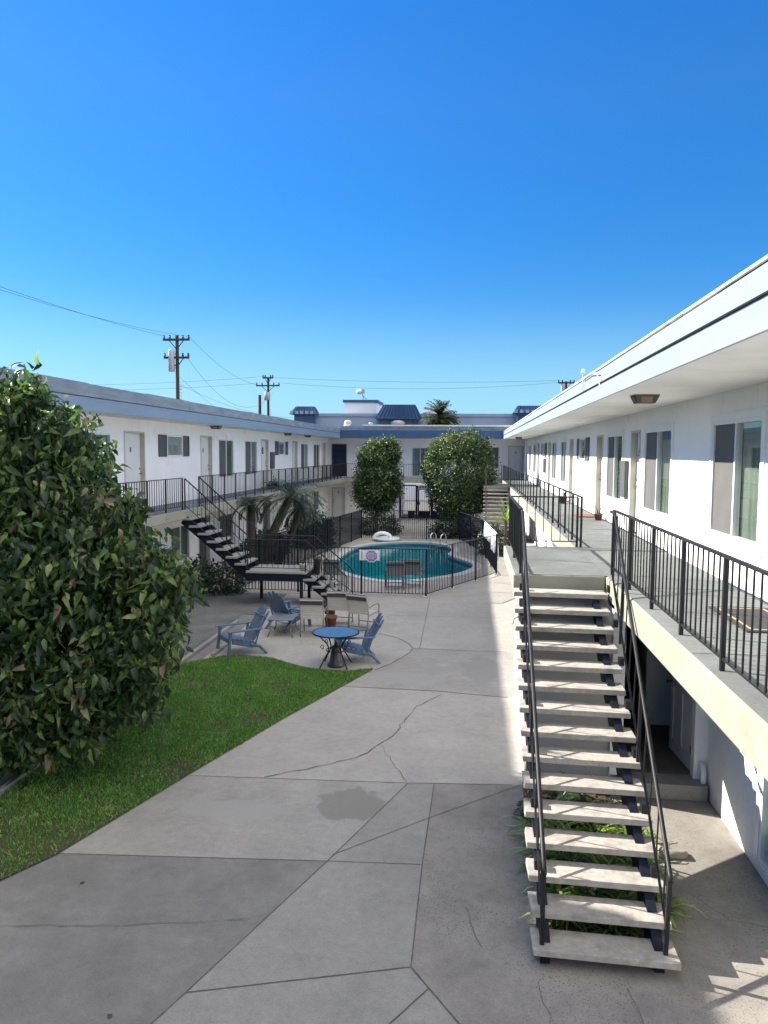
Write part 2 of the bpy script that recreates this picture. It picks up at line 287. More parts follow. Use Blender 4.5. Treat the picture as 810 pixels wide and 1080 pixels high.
def tag(o, label, cat, group=None):
    o['label'] = label; o['category'] = cat
    if group: o['group'] = group
    return o
def thing(name, label, cat, loc=(0, 0, 0), rot=0.0, group=None, local=False):
    o = bpy.data.objects.new(name, None); COL.objects.link(o); o.location = loc; o.rotation_euler = (0, 0, rot); o.empty_display_size = 0.2
    OFF[o.name] = (0, 0, 0) if local else tuple(loc)
    return tag(o, label, cat, group)
def struct(mb, name, m, kind='structure', **k):
    o = mb.build(name, m, **k); o['kind'] = kind; return o
def kids(o): return [c for c in bpy.data.objects if c.parent == o]
def copy_tree(o, parent=None):
    ch = kids(o); c = o.copy(); COL.objects.link(c)
    if parent: c.parent = parent
    for k in ch: copy_tree(k, c)
    return c
def dup(o, loc, rot, label, group=None):
    c = copy_tree(o); c.location = loc; c.rotation_euler = (0, 0, rot); c['label'] = label
    if group: c['group'] = group
    return c

# ------------------------------------------------------------------ camera, light, sky
def setup():
    f = 812.0; yaw, pitch, roll = math.radians(6.480), math.radians(4.486), 0.0076
    F = Vector((-math.sin(yaw) * math.cos(pitch), math.cos(yaw) * math.cos(pitch), -math.sin(pitch)))
    r0 = F.cross(Vector((0, 0, 1))).normalized(); u0 = r0.cross(F)
    c, s = math.cos(roll), math.sin(roll); r = r0 * c + u0 * s; u = u0 * c - r0 * s
    cd = bpy.data.cameras.new('camera'); cam = bpy.data.objects.new('camera', cd); COL.objects.link(cam)
    cam.matrix_world = Matrix(((r.x, u.x, -F.x, 0), (r.y, u.y, -F.y, 0), (r.z, u.z, -F.z, EYE), (0, 0, 0, 1)))
    cd.sensor_fit = 'VERTICAL'; cd.sensor_height = 36; cd.sensor_width = 27; cd.lens = f / 1080 * 36
    cd.clip_start = 0.05; cd.clip_end = 3000; SC.camera = cam
    ld = bpy.data.lights.new('sun', 'SUN'); ld.energy = 5.0; ld.angle = math.radians(0.53); ld.color = (1.0, 0.93, 0.82)
    lo = bpy.data.objects.new('sun', ld); COL.objects.link(lo); lo.rotation_euler = SUN.to_track_quat('-Z', 'Y').to_euler()
    w = bpy.data.worlds.new('World'); SC.world = w; w.use_nodes = True; nt = w.node_tree
    sky = nt.nodes.new('ShaderNodeTexSky'); sky.sky_type = 'NISHITA'; sky.sun_disc = False
    h = math.hypot(SUN.x, SUN.y)
    sky.sun_elevation = math.atan2(1.0, h); sky.sun_rotation = math.atan2(-SUN.x, -SUN.y)
    sky.air_density = 1.0; sky.dust_density = 0.1; sky.ozone_density = 4.0; sky.altitude = 0
    bg = nt.nodes['Background']; bg.inputs[1].default_value = 0.079
    hs = nt.nodes.new('ShaderNodeHueSaturation'); hs.inputs['Saturation'].default_value = 1.37; hs.inputs['Hue'].default_value = 0.509
    nt.links.new(sky.outputs[0], hs.inputs['Color'])
    # unseen bright cloud, added overhead and behind the camera to lift the shade; the sky over the far roofs is clear
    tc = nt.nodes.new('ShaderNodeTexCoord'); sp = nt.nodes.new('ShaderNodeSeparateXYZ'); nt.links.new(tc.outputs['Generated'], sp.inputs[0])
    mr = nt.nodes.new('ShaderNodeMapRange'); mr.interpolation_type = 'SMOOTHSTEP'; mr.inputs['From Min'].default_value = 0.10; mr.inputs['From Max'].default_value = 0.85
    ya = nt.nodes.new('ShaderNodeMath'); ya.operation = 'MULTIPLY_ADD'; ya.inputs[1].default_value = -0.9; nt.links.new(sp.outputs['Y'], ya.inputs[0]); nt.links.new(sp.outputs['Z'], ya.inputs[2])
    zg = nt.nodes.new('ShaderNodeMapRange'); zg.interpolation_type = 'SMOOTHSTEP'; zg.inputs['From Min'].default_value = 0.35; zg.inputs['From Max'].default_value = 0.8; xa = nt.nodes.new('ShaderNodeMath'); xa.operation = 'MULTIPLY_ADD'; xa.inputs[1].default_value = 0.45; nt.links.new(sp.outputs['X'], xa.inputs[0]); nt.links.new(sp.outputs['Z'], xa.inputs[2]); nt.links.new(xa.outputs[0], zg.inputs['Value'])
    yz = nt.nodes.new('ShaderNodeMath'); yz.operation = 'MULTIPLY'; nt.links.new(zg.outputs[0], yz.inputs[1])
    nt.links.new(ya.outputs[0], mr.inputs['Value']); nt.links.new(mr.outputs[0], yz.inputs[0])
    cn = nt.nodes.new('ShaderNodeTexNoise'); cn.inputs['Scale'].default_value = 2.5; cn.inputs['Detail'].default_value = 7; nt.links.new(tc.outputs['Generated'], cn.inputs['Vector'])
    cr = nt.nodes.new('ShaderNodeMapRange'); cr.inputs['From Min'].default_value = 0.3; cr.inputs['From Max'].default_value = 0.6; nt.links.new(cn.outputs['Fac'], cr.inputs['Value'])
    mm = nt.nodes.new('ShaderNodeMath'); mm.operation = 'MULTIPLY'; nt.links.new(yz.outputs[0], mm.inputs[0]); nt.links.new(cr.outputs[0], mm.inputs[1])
    zr = nt.nodes.new('ShaderNodeMapRange'); zr.inputs['From Min'].default_value = 0.0; zr.inputs['From Max'].default_value = 0.5; zr.inputs['To Min'].default_value = 0.66; zr.inputs['To Max'].default_value = 1.08; nt.links.new(sp.outputs['Z'], zr.inputs['Value'])
    nt.links.new(zr.outputs[0], hs.inputs['Value'])
    zs = nt.nodes.new('ShaderNodeMapRange'); zs.inputs['From Min'].default_value = 0.05; zs.inputs['From Max'].default_value = 0.4; zs.inputs['To Min'].default_value = 1.50; zs.inputs['To Max'].default_value = 1.33; nt.links.new(sp.outputs['Z'], zs.inputs['Value']); nt.links.new(zs.outputs[0], hs.inputs['Saturation'])
    hz = nt.nodes.new('ShaderNodeMapRange'); hz.interpolation_type = 'SMOOTHSTEP'; hz.inputs['From Min'].default_value = 0.20; hz.inputs['From Max'].default_value = 0.0; hz.inputs['To Max'].default_value = 0.85; nt.links.new(sp.outputs['Z'], hz.inputs['Value'])
    hb = nt.nodes.new('ShaderNodeMix'); hb.data_type = 'RGBA'; nt.links.new(hz.outputs[0], hb.inputs['Factor']); nt.links.new(hs.outputs[0], hb.inputs[6]); hb.inputs[7].default_value = (1.5, 3.5, 4.9, 1)
    mx = nt.nodes.new('ShaderNodeMix'); mx.data_type = 'RGBA'; nt.links.new(mm.outputs[0], mx.inputs['Factor']); nt.links.new(hb.outputs[2], mx.inputs[6]); mx.inputs[7].default_value = (FILL_CLOUD * 1.0, FILL_CLOUD * 0.95, FILL_CLOUD * 0.87, 1)
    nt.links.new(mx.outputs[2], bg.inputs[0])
    vs = SC.view_settings; vs.view_transform = 'Standard'; vs.look = 'None'; vs.gamma = 1; vs.use_curve_mapping = False; vs.exposure = 1.40
    SC.render.engine = 'CYCLES'; cy = SC.cycles; cy.max_bounces = 8; cy.transparent_max_bounces = 24; cy.use_denoising = True
    cy.diffuse_bounces = 4; cy.glossy_bounces = 4; cy.transmission_bounces = 8; cy.caustics_reflective = False; cy.caustics_refractive = False
setup()

# ------------------------------------------------------------------ ground
WR, WL, WB = 3.38, -9.5, 50.5          # upper facades: right, left, far
LWR = 3.08                             # right lower facade
def smooth_loop(pts, k=4):
    out = []; n = len(pts)
    for i in range(n):
        p0, p1, p2, p3 = (np.array(pts[(i + j) % n]) for j in (-1, 0, 1, 2))
        for t in np.linspace(0, 1, k, endpoint=False):
            out.append(tuple(0.5 * ((2 * p1) + (-p0 + p2) * t + (2 * p0 - 5 * p1 + 4 * p2 - p3) * t**2 + (-p0 + 3 * p1 - 3 * p2 + p3) * t**3)))
    return out
POOL = smooth_loop([(-5.25, 29.8), (-5.35, 32.9), (-4.95, 35.6), (-3.55, 37.0), (-2.1, 37.1), (-1.2, 36.2), (-0.85, 34.6), (-0.95, 32.9), (-0.45, 31.6), (0.02, 30.5), (0.05, 29.3), (-0.4, 28.0), (-1.2, 26.9), (-2.1, 26.1), (-2.95, 25.95), (-3.9, 26.7), (-4.7, 27.9)])
def grow(loop, d):
    c = np.mean(loop, axis=0); out = []; n = len(loop)
    for i in range(n):
        a = np.array(loop[i - 1]); b = np.array(loop[(i + 1) % n]); t = b - a; nn = np.array([t[1], -t[0]]) / np.linalg.norm(t)
        p = np.array(loop[i])
        if np.dot(nn, p - c) < 0 and False: nn = -nn
        out.append(tuple(p + nn * d))
    return out
area = sum(POOL[i - 1][0] * POOL[i][1] - POOL[i][0] * POOL[i - 1][1] for i in range(len(POOL)))
SGN = 1 if area > 0 else -1
COPE = grow(POOL, 0.34 * SGN)

g = MB(); g.poly([(-1500, -300), (1500, -300), (1500, 2500), (-1500, 2500)], -0.02, [[(-9.8, -2), (3.3, -2), (3.3, 51), (-9.8, 51)]]); struct(g, 'ground', M['asphalt'])

P = dict(A=(-4.44, 7.65), B=(-1.48, 7.87), C=(-.46, 7.93), D=(-3.74, 9.79), E=(-.78, 9.94), F=(-.43, 9.98), G=(.6, 10.06), H=(-.45, 6.27), I=(-2.25, 5.73))
c_mid = concrete('paving_concrete_mid', (0.294, 0.284, 0.266), (0.263, 0.254, 0.239), (0.246, 0.237, 0.223))
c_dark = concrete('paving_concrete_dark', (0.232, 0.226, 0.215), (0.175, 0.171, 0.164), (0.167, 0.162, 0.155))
c_mottle = concrete('paving_concrete_mottled', (0.345, 0.329, 0.299), (0.279, 0.266, 0.243), (0.298, 0.283, 0.260), blots=[(-1.45, 9.25, .42, .45, (.20, .19, .165)), (.25, 15.6, .38, 1.0, (.25, .245, .23)), (-2.9, 8.9, .7, .3, (.315, .306, .287)), (-1.2, 14.7, .7, .4, (.31, .305, .29))])
c_pit = concrete('paving_concrete_pitted', (0.276, 0.258, 0.236), (0.206, 0.191, 0.173), (0.298, 0.275, 0.245), pits=0.75)
c_smooth = concrete('paving_concrete_smooth', (0.379, 0.362, 0.328), (0.346, 0.329, 0.300), (0.322, 0.307, 0.278))
c_walk = concrete('walkway_concrete_grey', (0.175, 0.179, 0.184), (0.129, 0.133, 0.138), (0.110, 0.113, 0.120))
arc = [(-1.25, 17.0), (-1.30, 16.6), (-1.41, 16.24), (-1.60, 15.7), (-1.89, 15.15)]
arc2 = [(-1.25, 17.0), (-1.40, 17.45), (-1.67, 17.9), (-2.22, 18.31)]
PV = [
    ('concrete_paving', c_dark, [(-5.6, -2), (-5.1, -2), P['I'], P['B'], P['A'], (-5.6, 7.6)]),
    ('concrete_paving', c_mottle, [(-5.6, 7.6), P['A'], P['B'], P['E'], P['D'], (-5.6, 9.7)]),
    ('concrete_paving', c_mid, [P['B'], P['C'], P['F'], P['E']]),
    ('concrete_paving', c_mid, [P['I'], P['H'], P['C'], P['B']]),
    ('concrete_paving', c_mid, [(-5.1, -2), (2.9, -2), (0.5, 4.9), P['H'], P['I']]),
    ('concrete_paving', c_pit, [P['H'], (0.5, 4.9), (2.9, -2), (3.3, -2), (3.3, 10.3), (0.6, 10.06), P['F'], P['C']]),
    ('concrete_paving', c_smooth, [(-5.6, 9.7), P['D'], P['E'], P['F'], P['G'], (3.3, 10.3), (3.3, 14), (.7, 13.75), (-.6, 13.96), (-2.3, 14), (-5.6, 14)]),
    ('concrete_paving', c_mottle, [(-5.6, 14), (-2.3, 14), (-.6, 13.96), (.7, 13.75), (3.3, 14), (3.3, 16.96)] + arc + [(-5.6, 15.15)]),
    ('concrete_paving', c_smooth, [(-5.6, 15.15)] + arc[::-1] + arc2[1:] + [(-5.6, 18.9)]),
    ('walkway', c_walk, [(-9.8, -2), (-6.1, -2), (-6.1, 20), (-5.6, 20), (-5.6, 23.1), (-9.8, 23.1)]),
]
for nm, m, pts in PV:
    b = MB(); b.poly(pts, 0.0); struct(b, nm, m)
b = MB(); b.poly([(-5.6, 18.9)] + arc2[::-1] + [(3.3, 16.96), (3.3, 51), (-9.8, 51), (-9.8, 23.1), (-5.6, 23.1)], 0.0, [COPE]); struct(b, 'pool_deck', c_smooth)
# gutter strip beside the lawn with its two pale kerbs
b = MB(); b.poly([(-6.4, -2), (-5.3, -2), (-5.3, 20.3), (-6.4, 20.3)], -0.012); struct(b, 'gutter', c_dark)
for x, y0, y1 in ((-5.93, -2, 19.0), (-5.46, 15.7, 17.6)):
    b = MB(); b.box(x - .045, x + .045, y0, y1, -.03, .07); struct(b, 'kerb', c_mid, bevel=.01)

# joints and cracks: narrow dirt-filled grooves lying on the paving
def strip(pts, w, z=0.004, jit=0.0):
    b = MB(); q = []
    for i in range(len(pts) - 1):
        a = Vector((*pts[i], 0)); c = Vector((*pts[i + 1], 0)); n = max(1, int((c - a).length / (0.12 if jit else 0.6)))
        for k in range(n): q.append(a.lerp(c, k / n) + Vector((random.gauss(0, jit), random.gauss(0, jit), 0)))
    q.append(Vector((*pts[-1], 0)))
    for i, p in enumerate(q):
        d = (q[min(i + 1, len(q) - 1)] - q[max(i - 1, 0)]).normalized(); nn = Vector((-d.y, d.x, 0)); ww = w * (random.uniform(.4, 1.3) if jit else random.uniform(.8, 1.15))
        b.v += [tuple(p + nn * ww / 2 + Vector((0, 0, z))), tuple(p - nn * ww / 2 + Vector((0, 0, z)))]
    b.f = [(2 * i, 2 * i + 1, 2 * i + 3, 2 * i + 2) for i in range(len(q) - 1)]
    return b
zz = 0.003
for pts, w in [([P['D'], P['E'], P['F'], P['G']], .014), ([P['A'], P['B'], P['C']], .014), ([(-4.2, .45), P['I'], P['B'], P['E']], .016), ([P['F'], P['C'], P['H']], .015),
               ([P['I'], P['H'], (.5, 4.9)], .017), ([(-1.2, 4.6), (-.28, 6.03)], .014), ([(-1.45, 8.0), (-.42, 9.02), (.72, 10.08)], .012),
               ([(-2.3, 14), (-.6, 13.96), (.7, 13.75)], .02), (arc + [], .022), (arc2, .022), ([(-1.25, 17.0), (-.31, 16.96), (.84, 16.96)], .02),
               ([(-2.2, 20.4), (.8, 20.5)], .015), ([(-1.1, 17), (-1.2, 23.1)], .012), ([(-6.1, 22.6), (-9.4, 22.7)], .02), ([(-6.1, 17.6), (-9.4, 17.7)], .02), ([(0.9, 30), (1.9, 30)], .02), ([(0.9, 26.2), (1.9, 26.2)], .02)]:
    zz += 0.0004; struct(strip(pts, w * .78, zz), 'paving_joint', M['joint'])
for pts, w in [([(-2.71, 9.87), (-2.0, 10.35), (-1.52, 10.78), (-1.15, 11.62), (-.88, 13.06), (-.49, 13.75)], .015), ([(-1.3, 11.2), (-.80, 9.97)], .008), ([(.62, 6.2), (.75, 5.0)], .008), ([(1.35, 6.25), (1.45, 5.3), (1.6, 4.6)], .010), ([(.1, 9.1), (.2, 8.7)], .006), ([(.0, 7.2), (.16, 6.6)], .006),
               ([(-4.6, 6.3), (-3.2, 6.5), (-2.0, 6.75)], .007), ([(2.1, 7.9), (2.5, 7.3), (2.9, 7.2)], .007)]:
    zz += 0.0004; struct(strip(pts, w, zz, 0.012), 'paving_crack', M['joint'])

# pool basin, water, coping
def ring(b, l1, z1, l2, z2):
    n = len(l1); b.add([(x, y, z1) for x, y in l1] + [(x, y, z2) for x, y in l2], [(i, (i + 1) % n, n + (i + 1) % n, n + i) for i in range(n)]); return b
b = MB(); ring(b, POOL, -0.02, POOL, -1.5); b.poly(POOL, -1.5); struct(b, 'pool_basin', M['plaster'])
b = MB(); b.poly(POOL, -0.13); struct(b, 'pool_water', M['water'])
TL_ = grow(POOL, -0.012 * SGN); b = MB(); ring(b, TL_, -0.062, TL_, -0.24); struct(b, 'pool_tile_band', M['tile'])
b = MB(); ring(b, COPE, 0.0, COPE, 0.03); ring(b, COPE, 0.03, POOL, 0.035); ring(b, POOL, 0.035, POOL, -0.06); struct(b, 'pool_coping', M['coping'])

# lawn
LAWN = [(-5.98, -2.0), (-5.88, -2.0), (-5.70, 4.2), (-4.72, 7.05), (-4.42, 7.62), (-3.75, 9.82), (-3.01, 12.15), (-2.3, 14.13), (-1.92, 15.2), (-2.4, 14.92), (-2.92, 14.94), (-3.3, 15.08), (-3.69, 15.32), (-4.19, 15.69), (-4.85, 15.82), (-5.31, 15.65), (-5.62, 15.3), (-5.85, 15.0)]
LAWN = [(x if x > -5.7 else max(x, -5.86), y) for x, y in LAWN]
b = MB(); b.poly(LAWN, 0.022); struct(b, 'lawn_soil', M['lawnsoil'])
b = strip([(-1.92, 15.2), (-2.4, 14.92), (-2.92, 14.94), (-3.3, 15.08), (-3.69, 15.32), (-4.19, 15.69), (-4.85, 15.82), (-5.31, 15.65)], .05, .03); struct(b, 'lawn_edging', M['felt'])
def inside(poly, x, y):
    r = np.zeros(len(x), bool); n = len(poly)
    for i in range(n):
        x1, y1 = poly[i - 1]; x2, y2 = poly[i]
        c = ((y1 > y) != (y2 > y)); r ^= c & (x < (x2 - x1) * (y - y1) / ((y2 - y1) if y2 != y1 else 1e-9) + x1)
    return r
def meshnp(name, V, nq, m, kind=None, smooth=False):
    """V: (n, nv, 3) islands; nq: faces of one island"""
    n, nv, _ = V.shape; me = bpy.data.meshes.new(name)
    loops = np.concatenate([np.array(f) for f in nq]); sizes = np.array([len(f) for f in nq])
    L = (loops[None] + (np.arange(n) * nv)[:, None]).ravel().astype(np.int32)
    S = np.tile(sizes, n); st = np.concatenate([[0], np.cumsum(S)[:-1]]).astype(np.int32)
    me.vertices.add(n * nv); me.vertices.foreach_set('co', V.reshape(-1).astype(np.float32))
    me.loops.add(len(L)); me.loops.foreach_set('vertex_index', L)
    me.polygons.add(len(S)); me.polygons.foreach_set('loop_start', st)
    me.update(calc_edges=True); me.validate()
    if smooth: me.polygons.foreach_set('use_smooth', [True] * len(me.polygons))
    me.materials.append(m); return me
def lawn():
    n = 150000; x = rng.uniform(-5.9, -1.9, n); y = rng.uniform(4.5, 15.9, n); ok = inside(LAWN, x, y)
    # patchy growth: thin near the tree and towards the near end, where soil shows
    th = 0.5 + 0.28 * np.sin(2.1 * x + 1.3 * y) * np.sin(1.7 * y - 2.3 * x + 1) + 0.22 * np.sin(5.3 * x + .7) * np.sin(4.1 * y + 2 * x)
    dens = np.clip((y - 6.0) / 3.6, 0.14, 1) * 1.5 * np.clip(0.05 + 1.3 * th, .06, 2)
    ok &= rng.random(n) < dens; x, y = x[ok], y[ok]; n = len(x); x = x + rng.normal(0, .02, n); y = y + rng.normal(0, .02, n)
    h = rng.uniform(.018, .05, n); a = rng.uniform(0, 2 * np.pi, n); w = rng.uniform(.004, .009, n); ln = rng.uniform(.2, 1.0, n) * h; b2 = rng.uniform(0, 2 * np.pi, n)
    V = np.zeros((n, 4, 3)); V[:, 0] = np.stack([x - np.cos(a) * w, y - np.sin(a) * w, np.full(n, .02)], 1); V[:, 1] = np.stack([x + np.cos(a) * w, y + np.sin(a) * w, np.full(n, .02)], 1)
    mx, my = x + np.cos(b2) * ln * .4, y + np.sin(b2) * ln * .4
    V[:, 2] = np.stack([mx + np.cos(a) * w * .7, my + np.sin(a) * w * .7, .02 + h * .65], 1); V[:, 3] = np.stack([x + np.cos(b2) * ln, y + np.sin(b2) * ln, .02 + h], 1)
    o = bpy.data.objects.new('grass', meshnp('grass', V, [(0, 1, 2, 3)], M['grass'])); COL.objects.link(o); o['kind'] = 'stuff'
lawn()

# ------------------------------------------------------------------ building pieces
def TR(s, d, z): return (WR - d, s, z)
def TLW(s, d, z): return (WL + d, s, z)
def TBK(s, d, z): return (s, WB - d, z)
def TRL(s, d, z): return (LWR - d, s, z)
def wall_boxes(b, T, s0, s1, z0, z1, ops, th=0.16):
    ops = sorted(ops); c = s0
    for a, e, p, q in ops:
        if a > c: b.box(c, a, -th, 0, z0, z1, T)
        if p > z0: b.box(a, e, -th, 0, z0, p, T)
        if q < z1: b.box(a, e, -th, 0, q, z1, T)
        c = e
    if c < s1: b.box(c, s1, -th, 0, z0, z1, T)
    return b
def folds(b, T, s0, s1, d, z0, z1, pitch=.09, amp=.02):
    n = max(2, int((s1 - s0) / pitch * 2)); vs = []; fs = []
    for i in range(n + 1):
        s = s0 + (s1 - s0) * i / n; dd = d + (amp if i % 2 else -amp) * random.uniform(.6, 1.2)
        vs += [T(s, dd, z0), T(s, dd, z1)]
    return b.add(vs, [(2 * i, 2 * i + 1, 2 * i + 3, 2 * i + 2) for i in range(n)])
def window(bld, T, s0, s1, z0, z1, screen_low=True, cur='curtain', mini=False, label=None, trim=True):
    """sliding window: frame ring, fixed mullion, screened half, curtained half"""
    w = .05; mid = (s0 + s1) / 2
    f = MB()
    if trim:
        t = .09
        for a, e, p, q in ((s0 - t, s1 + t, z1, z1 + t), (s0 - t, s1 + t, z0 - t, z0), (s0 - t, s0, z0, z1), (s1, s1 + t, z0, z1)): f.box(a, e, -.02, .022, p, q, T)
    for a, e, p, q in ((s0, s1, z1 - w, z1), (s0, s1, z0, z0 + w), (s0, s0 + w, z0 + w, z1 - w), (s1 - w, s1, z0 + w, z1 - w), (mid - w / 2, mid + w / 2, z0 + w, z1 - w)): f.box(a, e, -.07, .012, p, q, T)
    fo = f.build('window', M['vinyl'], bld)
    if label: fo['label'] = label
    a, e = (mid + w / 2, s1 - w) if screen_low else (s0 + w, mid - w / 2)   # screened half
    c, d = (s0 + w, mid - w / 2) if screen_low else (mid + w / 2, s1 - w)
    MB().box(a, e, -.018, -.012, z0 + w, z1 - w, T).build('screen', M['screen'], fo)
    MB().box(c, d, -.035, -.030, z0 + w, z1 - w, T).build('pane', M['glass'], fo)
    folds(MB(), T, c - .03, d + .03, -.105, z0, z1).build('curtain', M[cur], fo, flip=False)
    MB().box(s0, s1, -.19, -.165, z0, z1, T).build('backing', M['dark'], fo)
    return fo
def small_window(bld, T, s0, s1, z0, z1, cur='greycurtain'):
    """short bedroom window between two dark shutters"""
    t = (s1 - s0) * .24; a, e = s0 + t, s1 - t; f = MB(); w = .05
    for p in ((a, e, z1 - w, z1), (a, e, z0, z0 + w), (a, a + w, z0 + w, z1 - w), (e - w, e, z0 + w, z1 - w)): f.box(p[0], p[1], -.07, .045, p[2], p[3], T)
    fo = f.build('window', M['vinyl'], bld)
    MB().box(a + w, e - w, -.005, .0, z0 + w, z1 - w, T).build('pane', M['glass'], fo)
    n = 7; bl = MB()
    for i in range(n):
        zz_ = z0 + w + (z1 - z0 - 2 * w) * (i + .5) / n; bl.box(a + w, e - w, -.06, -.05, zz_ - .045, zz_ + .042, T)
    bl.build('blind', M[cur], fo)
    MB().box(a, e, -.19, -.165, z0, z1, T).build('backing', M['dark'], fo)
    for p, q in ((s0, a - .002), (e + .002, s1)):
        sh = MB(); sh.box(p, p + .05, .0, .04, z0, z1, T).box(q - .05, q, .0, .04, z0, z1, T).box(p + .05, q - .05, .0, .04, z0, z0 + .05, T).box(p + .05, q - .05, .0, .04, z1 - .05, z1, T).box(p + .05, q - .05, .008, .022, z0 + .05, z1 - .05, T)
        sh.build('shutter', M['shutter'], fo)
    return fo
def door(bld, T, s0, s1, z0, z1, m='doorw', knob_low=True, number=True, panels=False, grille=False, label=None, rec=.12, wreath=False):
    f = MB(); w = .05
    f.box(s0, s0 + w, -rec - .05, .012, z0, z1, T).box(s1 - w, s1, -rec - .05, .012, z0, z1, T).box(s0 + w, s1 - w, -rec - .05, .012, z1 - w, z1, T)
    d = MB(); a, e = s0 + w + .003, s1 - w - .003; q = z1 - w - .003
    d.box(a, e, -rec - .04, -rec, z0 + .02, q, T)
    if panels:
        for i in range(2):
            for p0, p1 in ((.25, .95), (1.05, 1.85)):
                x0 = a + .1 + i * (e - a - .1) / 2; d.box(x0, x0 + (e - a) / 2 - .16, -rec + .001, -rec + .012, z0 + p0, min(z0 + p1, q - .1), T)
    do = d.build('door', M[m], bld)
    if label: do['label'] = label
    f.build('door_frame', M['jamb'], do)
    if wreath:
        wb = MB(); zc = z1 - .52
        for j in range(9): t = j * 2 * math.pi / 9; p = Vector(T((a + e) / 2 + .09 * math.cos(t), -rec + .012, zc + .13 * math.sin(t))); wb.lathe([(0, -.035), (.035, -.015), (.035, .015), (0, .035)], p, 6)
        wb.build('wreath', M['lampbrown'], do)
    if grille:
        gr = MB(); n = 9
        for i in range(n): x0 = a + (e - a) * (i + .5) / n; gr.box(x0 - .008, x0 + .008, -rec + .01, -rec + .03, z0 + .1, q - .05, T)
        for i in range(6): z_ = z0 + .1 + (q - z0 - .15) * i / 5; gr.box(a, e, -rec + .03, -rec + .045, z_ - .012, z_ + .012, T)
        gr.build('grille', M['iron'], do)
    ks = a + .07 if knob_low else e - .07; kn = MB()
    c0 = Vector(T(ks, -rec, z0 + 1.0)); c1 = Vector(T(ks, -rec + .06, z0 + 1.0)); kn.tube([c0, c0.lerp(c1, .5), c1], [.016, .016, .03], 8)
    c0 = Vector(T(ks, -rec, z0 + 1.14)); c1 = Vector(T(ks, -rec + .02, z0 + 1.14)); kn.tube([c0, c1], .026, 8)
    kn.build('knob', M['brass'], do, smooth=True)
    if number:
        mid = (a + e) / 2; nb = MB().box(mid - .02, mid + .02, -rec + .001, -rec + .006, z0 + 1.62, z0 + 1.76, T); nb.box(mid - .055, mid - .03, -rec + .001, -rec + .006, z0 + 1.62, z0 + 1.76, T); nb.build('number_plate', M['lampbrown'], do)
    return do
def ceiling_lamp(bld, x, y, z):
    b = MB()
    vs = [(x + sx * r, y + sy * r, zz_) for r, zz_ in ((.17, z), (.17, z - .02), (.125, z - .12)) for sx, sy in ((-1, -1), (1, -1), (1, 1), (-1, 1))]
    b.add(vs, [(i * 4 + j, i * 4 + (j + 1) % 4, (i + 1) * 4 + (j + 1) % 4, (i + 1) * 4 + j) for i in range(2) for j in range(4)] + [(0, 1, 2, 3), (8, 9, 10, 11)])
    o = b.build('ceiling_lamp', M['lampbrown'], bld)
    g_ = MB()
    for sx, sy in ((1, 0), (-1, 0), (0, 1), (0, -1)):
        p = Vector((x + sx * .155, y + sy * .155, z - .07)); tx, ty = (abs(sy), abs(sx))
        g_.add([(p.x + tx * .085 + sx * .012, p.y + ty * .085 + sy * .012, z - .03), (p.x - tx * .085 + sx * .012, p.y - ty * .085 + sy * .012, z - .03), (p.x - tx * .07 - sx * .022, p.y - ty * .07 - sy * .022, z - .11), (p.x + tx * .07 - sx * .022, p.y + ty * .07 - sy * .022, z - .11)], [(0, 1, 2, 3)])
    g_.build('lamp_glass', M['lampglass'], o, flip=False)

# ------------------------------------------------------------------ right wing (sunlit)
SOF = 5.25
RB = thing('apartment_building', 'white stucco apartment wing in full sun with pale blue roof edge on the right', 'building', (6.0, 24.0, 0), 0, 'wings of the courtyard apartments')
wins_R = [(9.48, 11.36), (13.62, 15.66), (17.95, 19.9), (28.45, 30.0), (31.7, 33.35), (41.6, 43.4), (45.1, 46.7)]
smalls_R = [(22.92, 25.4), (35.8, 38.1)]
doors_R = [(7.6, 8.6), (16.1, 17.03), (20.58, 21.6), (26.5, 27.5), (34.0, 35.1), (39.75, 40.8)]
ops = [(a, e, 3.30, 4.86) for a, e in wins_R] + [(a + (e - a) * .24, e - (e - a) * .24, 4.2, 4.87) for a, e in smalls_R] + [(a, e, SLAB, 4.89) for a, e in doors_R]
b = wall_boxes(MB(), TR, -2, 49.5, SLAB, SOF, ops); b.box(WR, 8.5, 49.35, 49.5, 0, SOF).box(WR + .16, 8.5, -2, -1.85, 0, SOF); b.build('upper_wall', M['stucco'], RB)
for i, (a, e) in enumerate(wins_R): window(RB, TR, a, e, 3.30, 4.86, cur='curtain', label='nearest window with pale green vertical blinds' if i == 0 else None)
for a, e in smalls_R: small_window(RB, TR, a, e, 4.2, 4.87)
for i, (a, e) in enumerate(doors_R): door(RB, TR, a, e, SLAB, 4.89, knob_low=False, wreath=i == 1)
MB().box(17.2, 17.68, .003, .09, 3.45, 4.25, TR).build('meter_box', M['shutter'], RB, bevel=.01)
MB().box(36.0, 36.7, .003, .09, 3.5, 4.15, TR).build('meter_box', M['shutter'], RB, bevel=.01)
b = MB(); b.box(1.963, 8.5, -2, 48.85, SOF, SOF + .05); b.build('soffit', M['soffit'], RB)
b = MB(); b.box(1.93, 1.962, -2, 48.9, SOF - .012, 5.455); b.build('fascia', M['trimlit'], RB)
b = MB(); b.box(1.965, 2.2, -2, 48.9, 5.457, 5.498); b.build('fascia_groove', M['felt'], RB)
b = MB(); b.box(1.935, 2.2, -2, 48.9, 5.50, 5.69); b.build('parapet', M['trimlit'], RB)
b = MB()
y = -2.0
while y < 48.8:                                                     # lifted, uneven edge of the roofing felt
    y2 = min(y + random.uniform(.5, 1.6), 48.9); z0 = 5.692 + random.uniform(0, .004); b.box(1.925 + random.uniform(0, .008), 2.25, y, y2 - .002, z0, z0 + random.uniform(.012, .024)); y = y2
b.build('roof_felt_edge', M['felt'], RB)
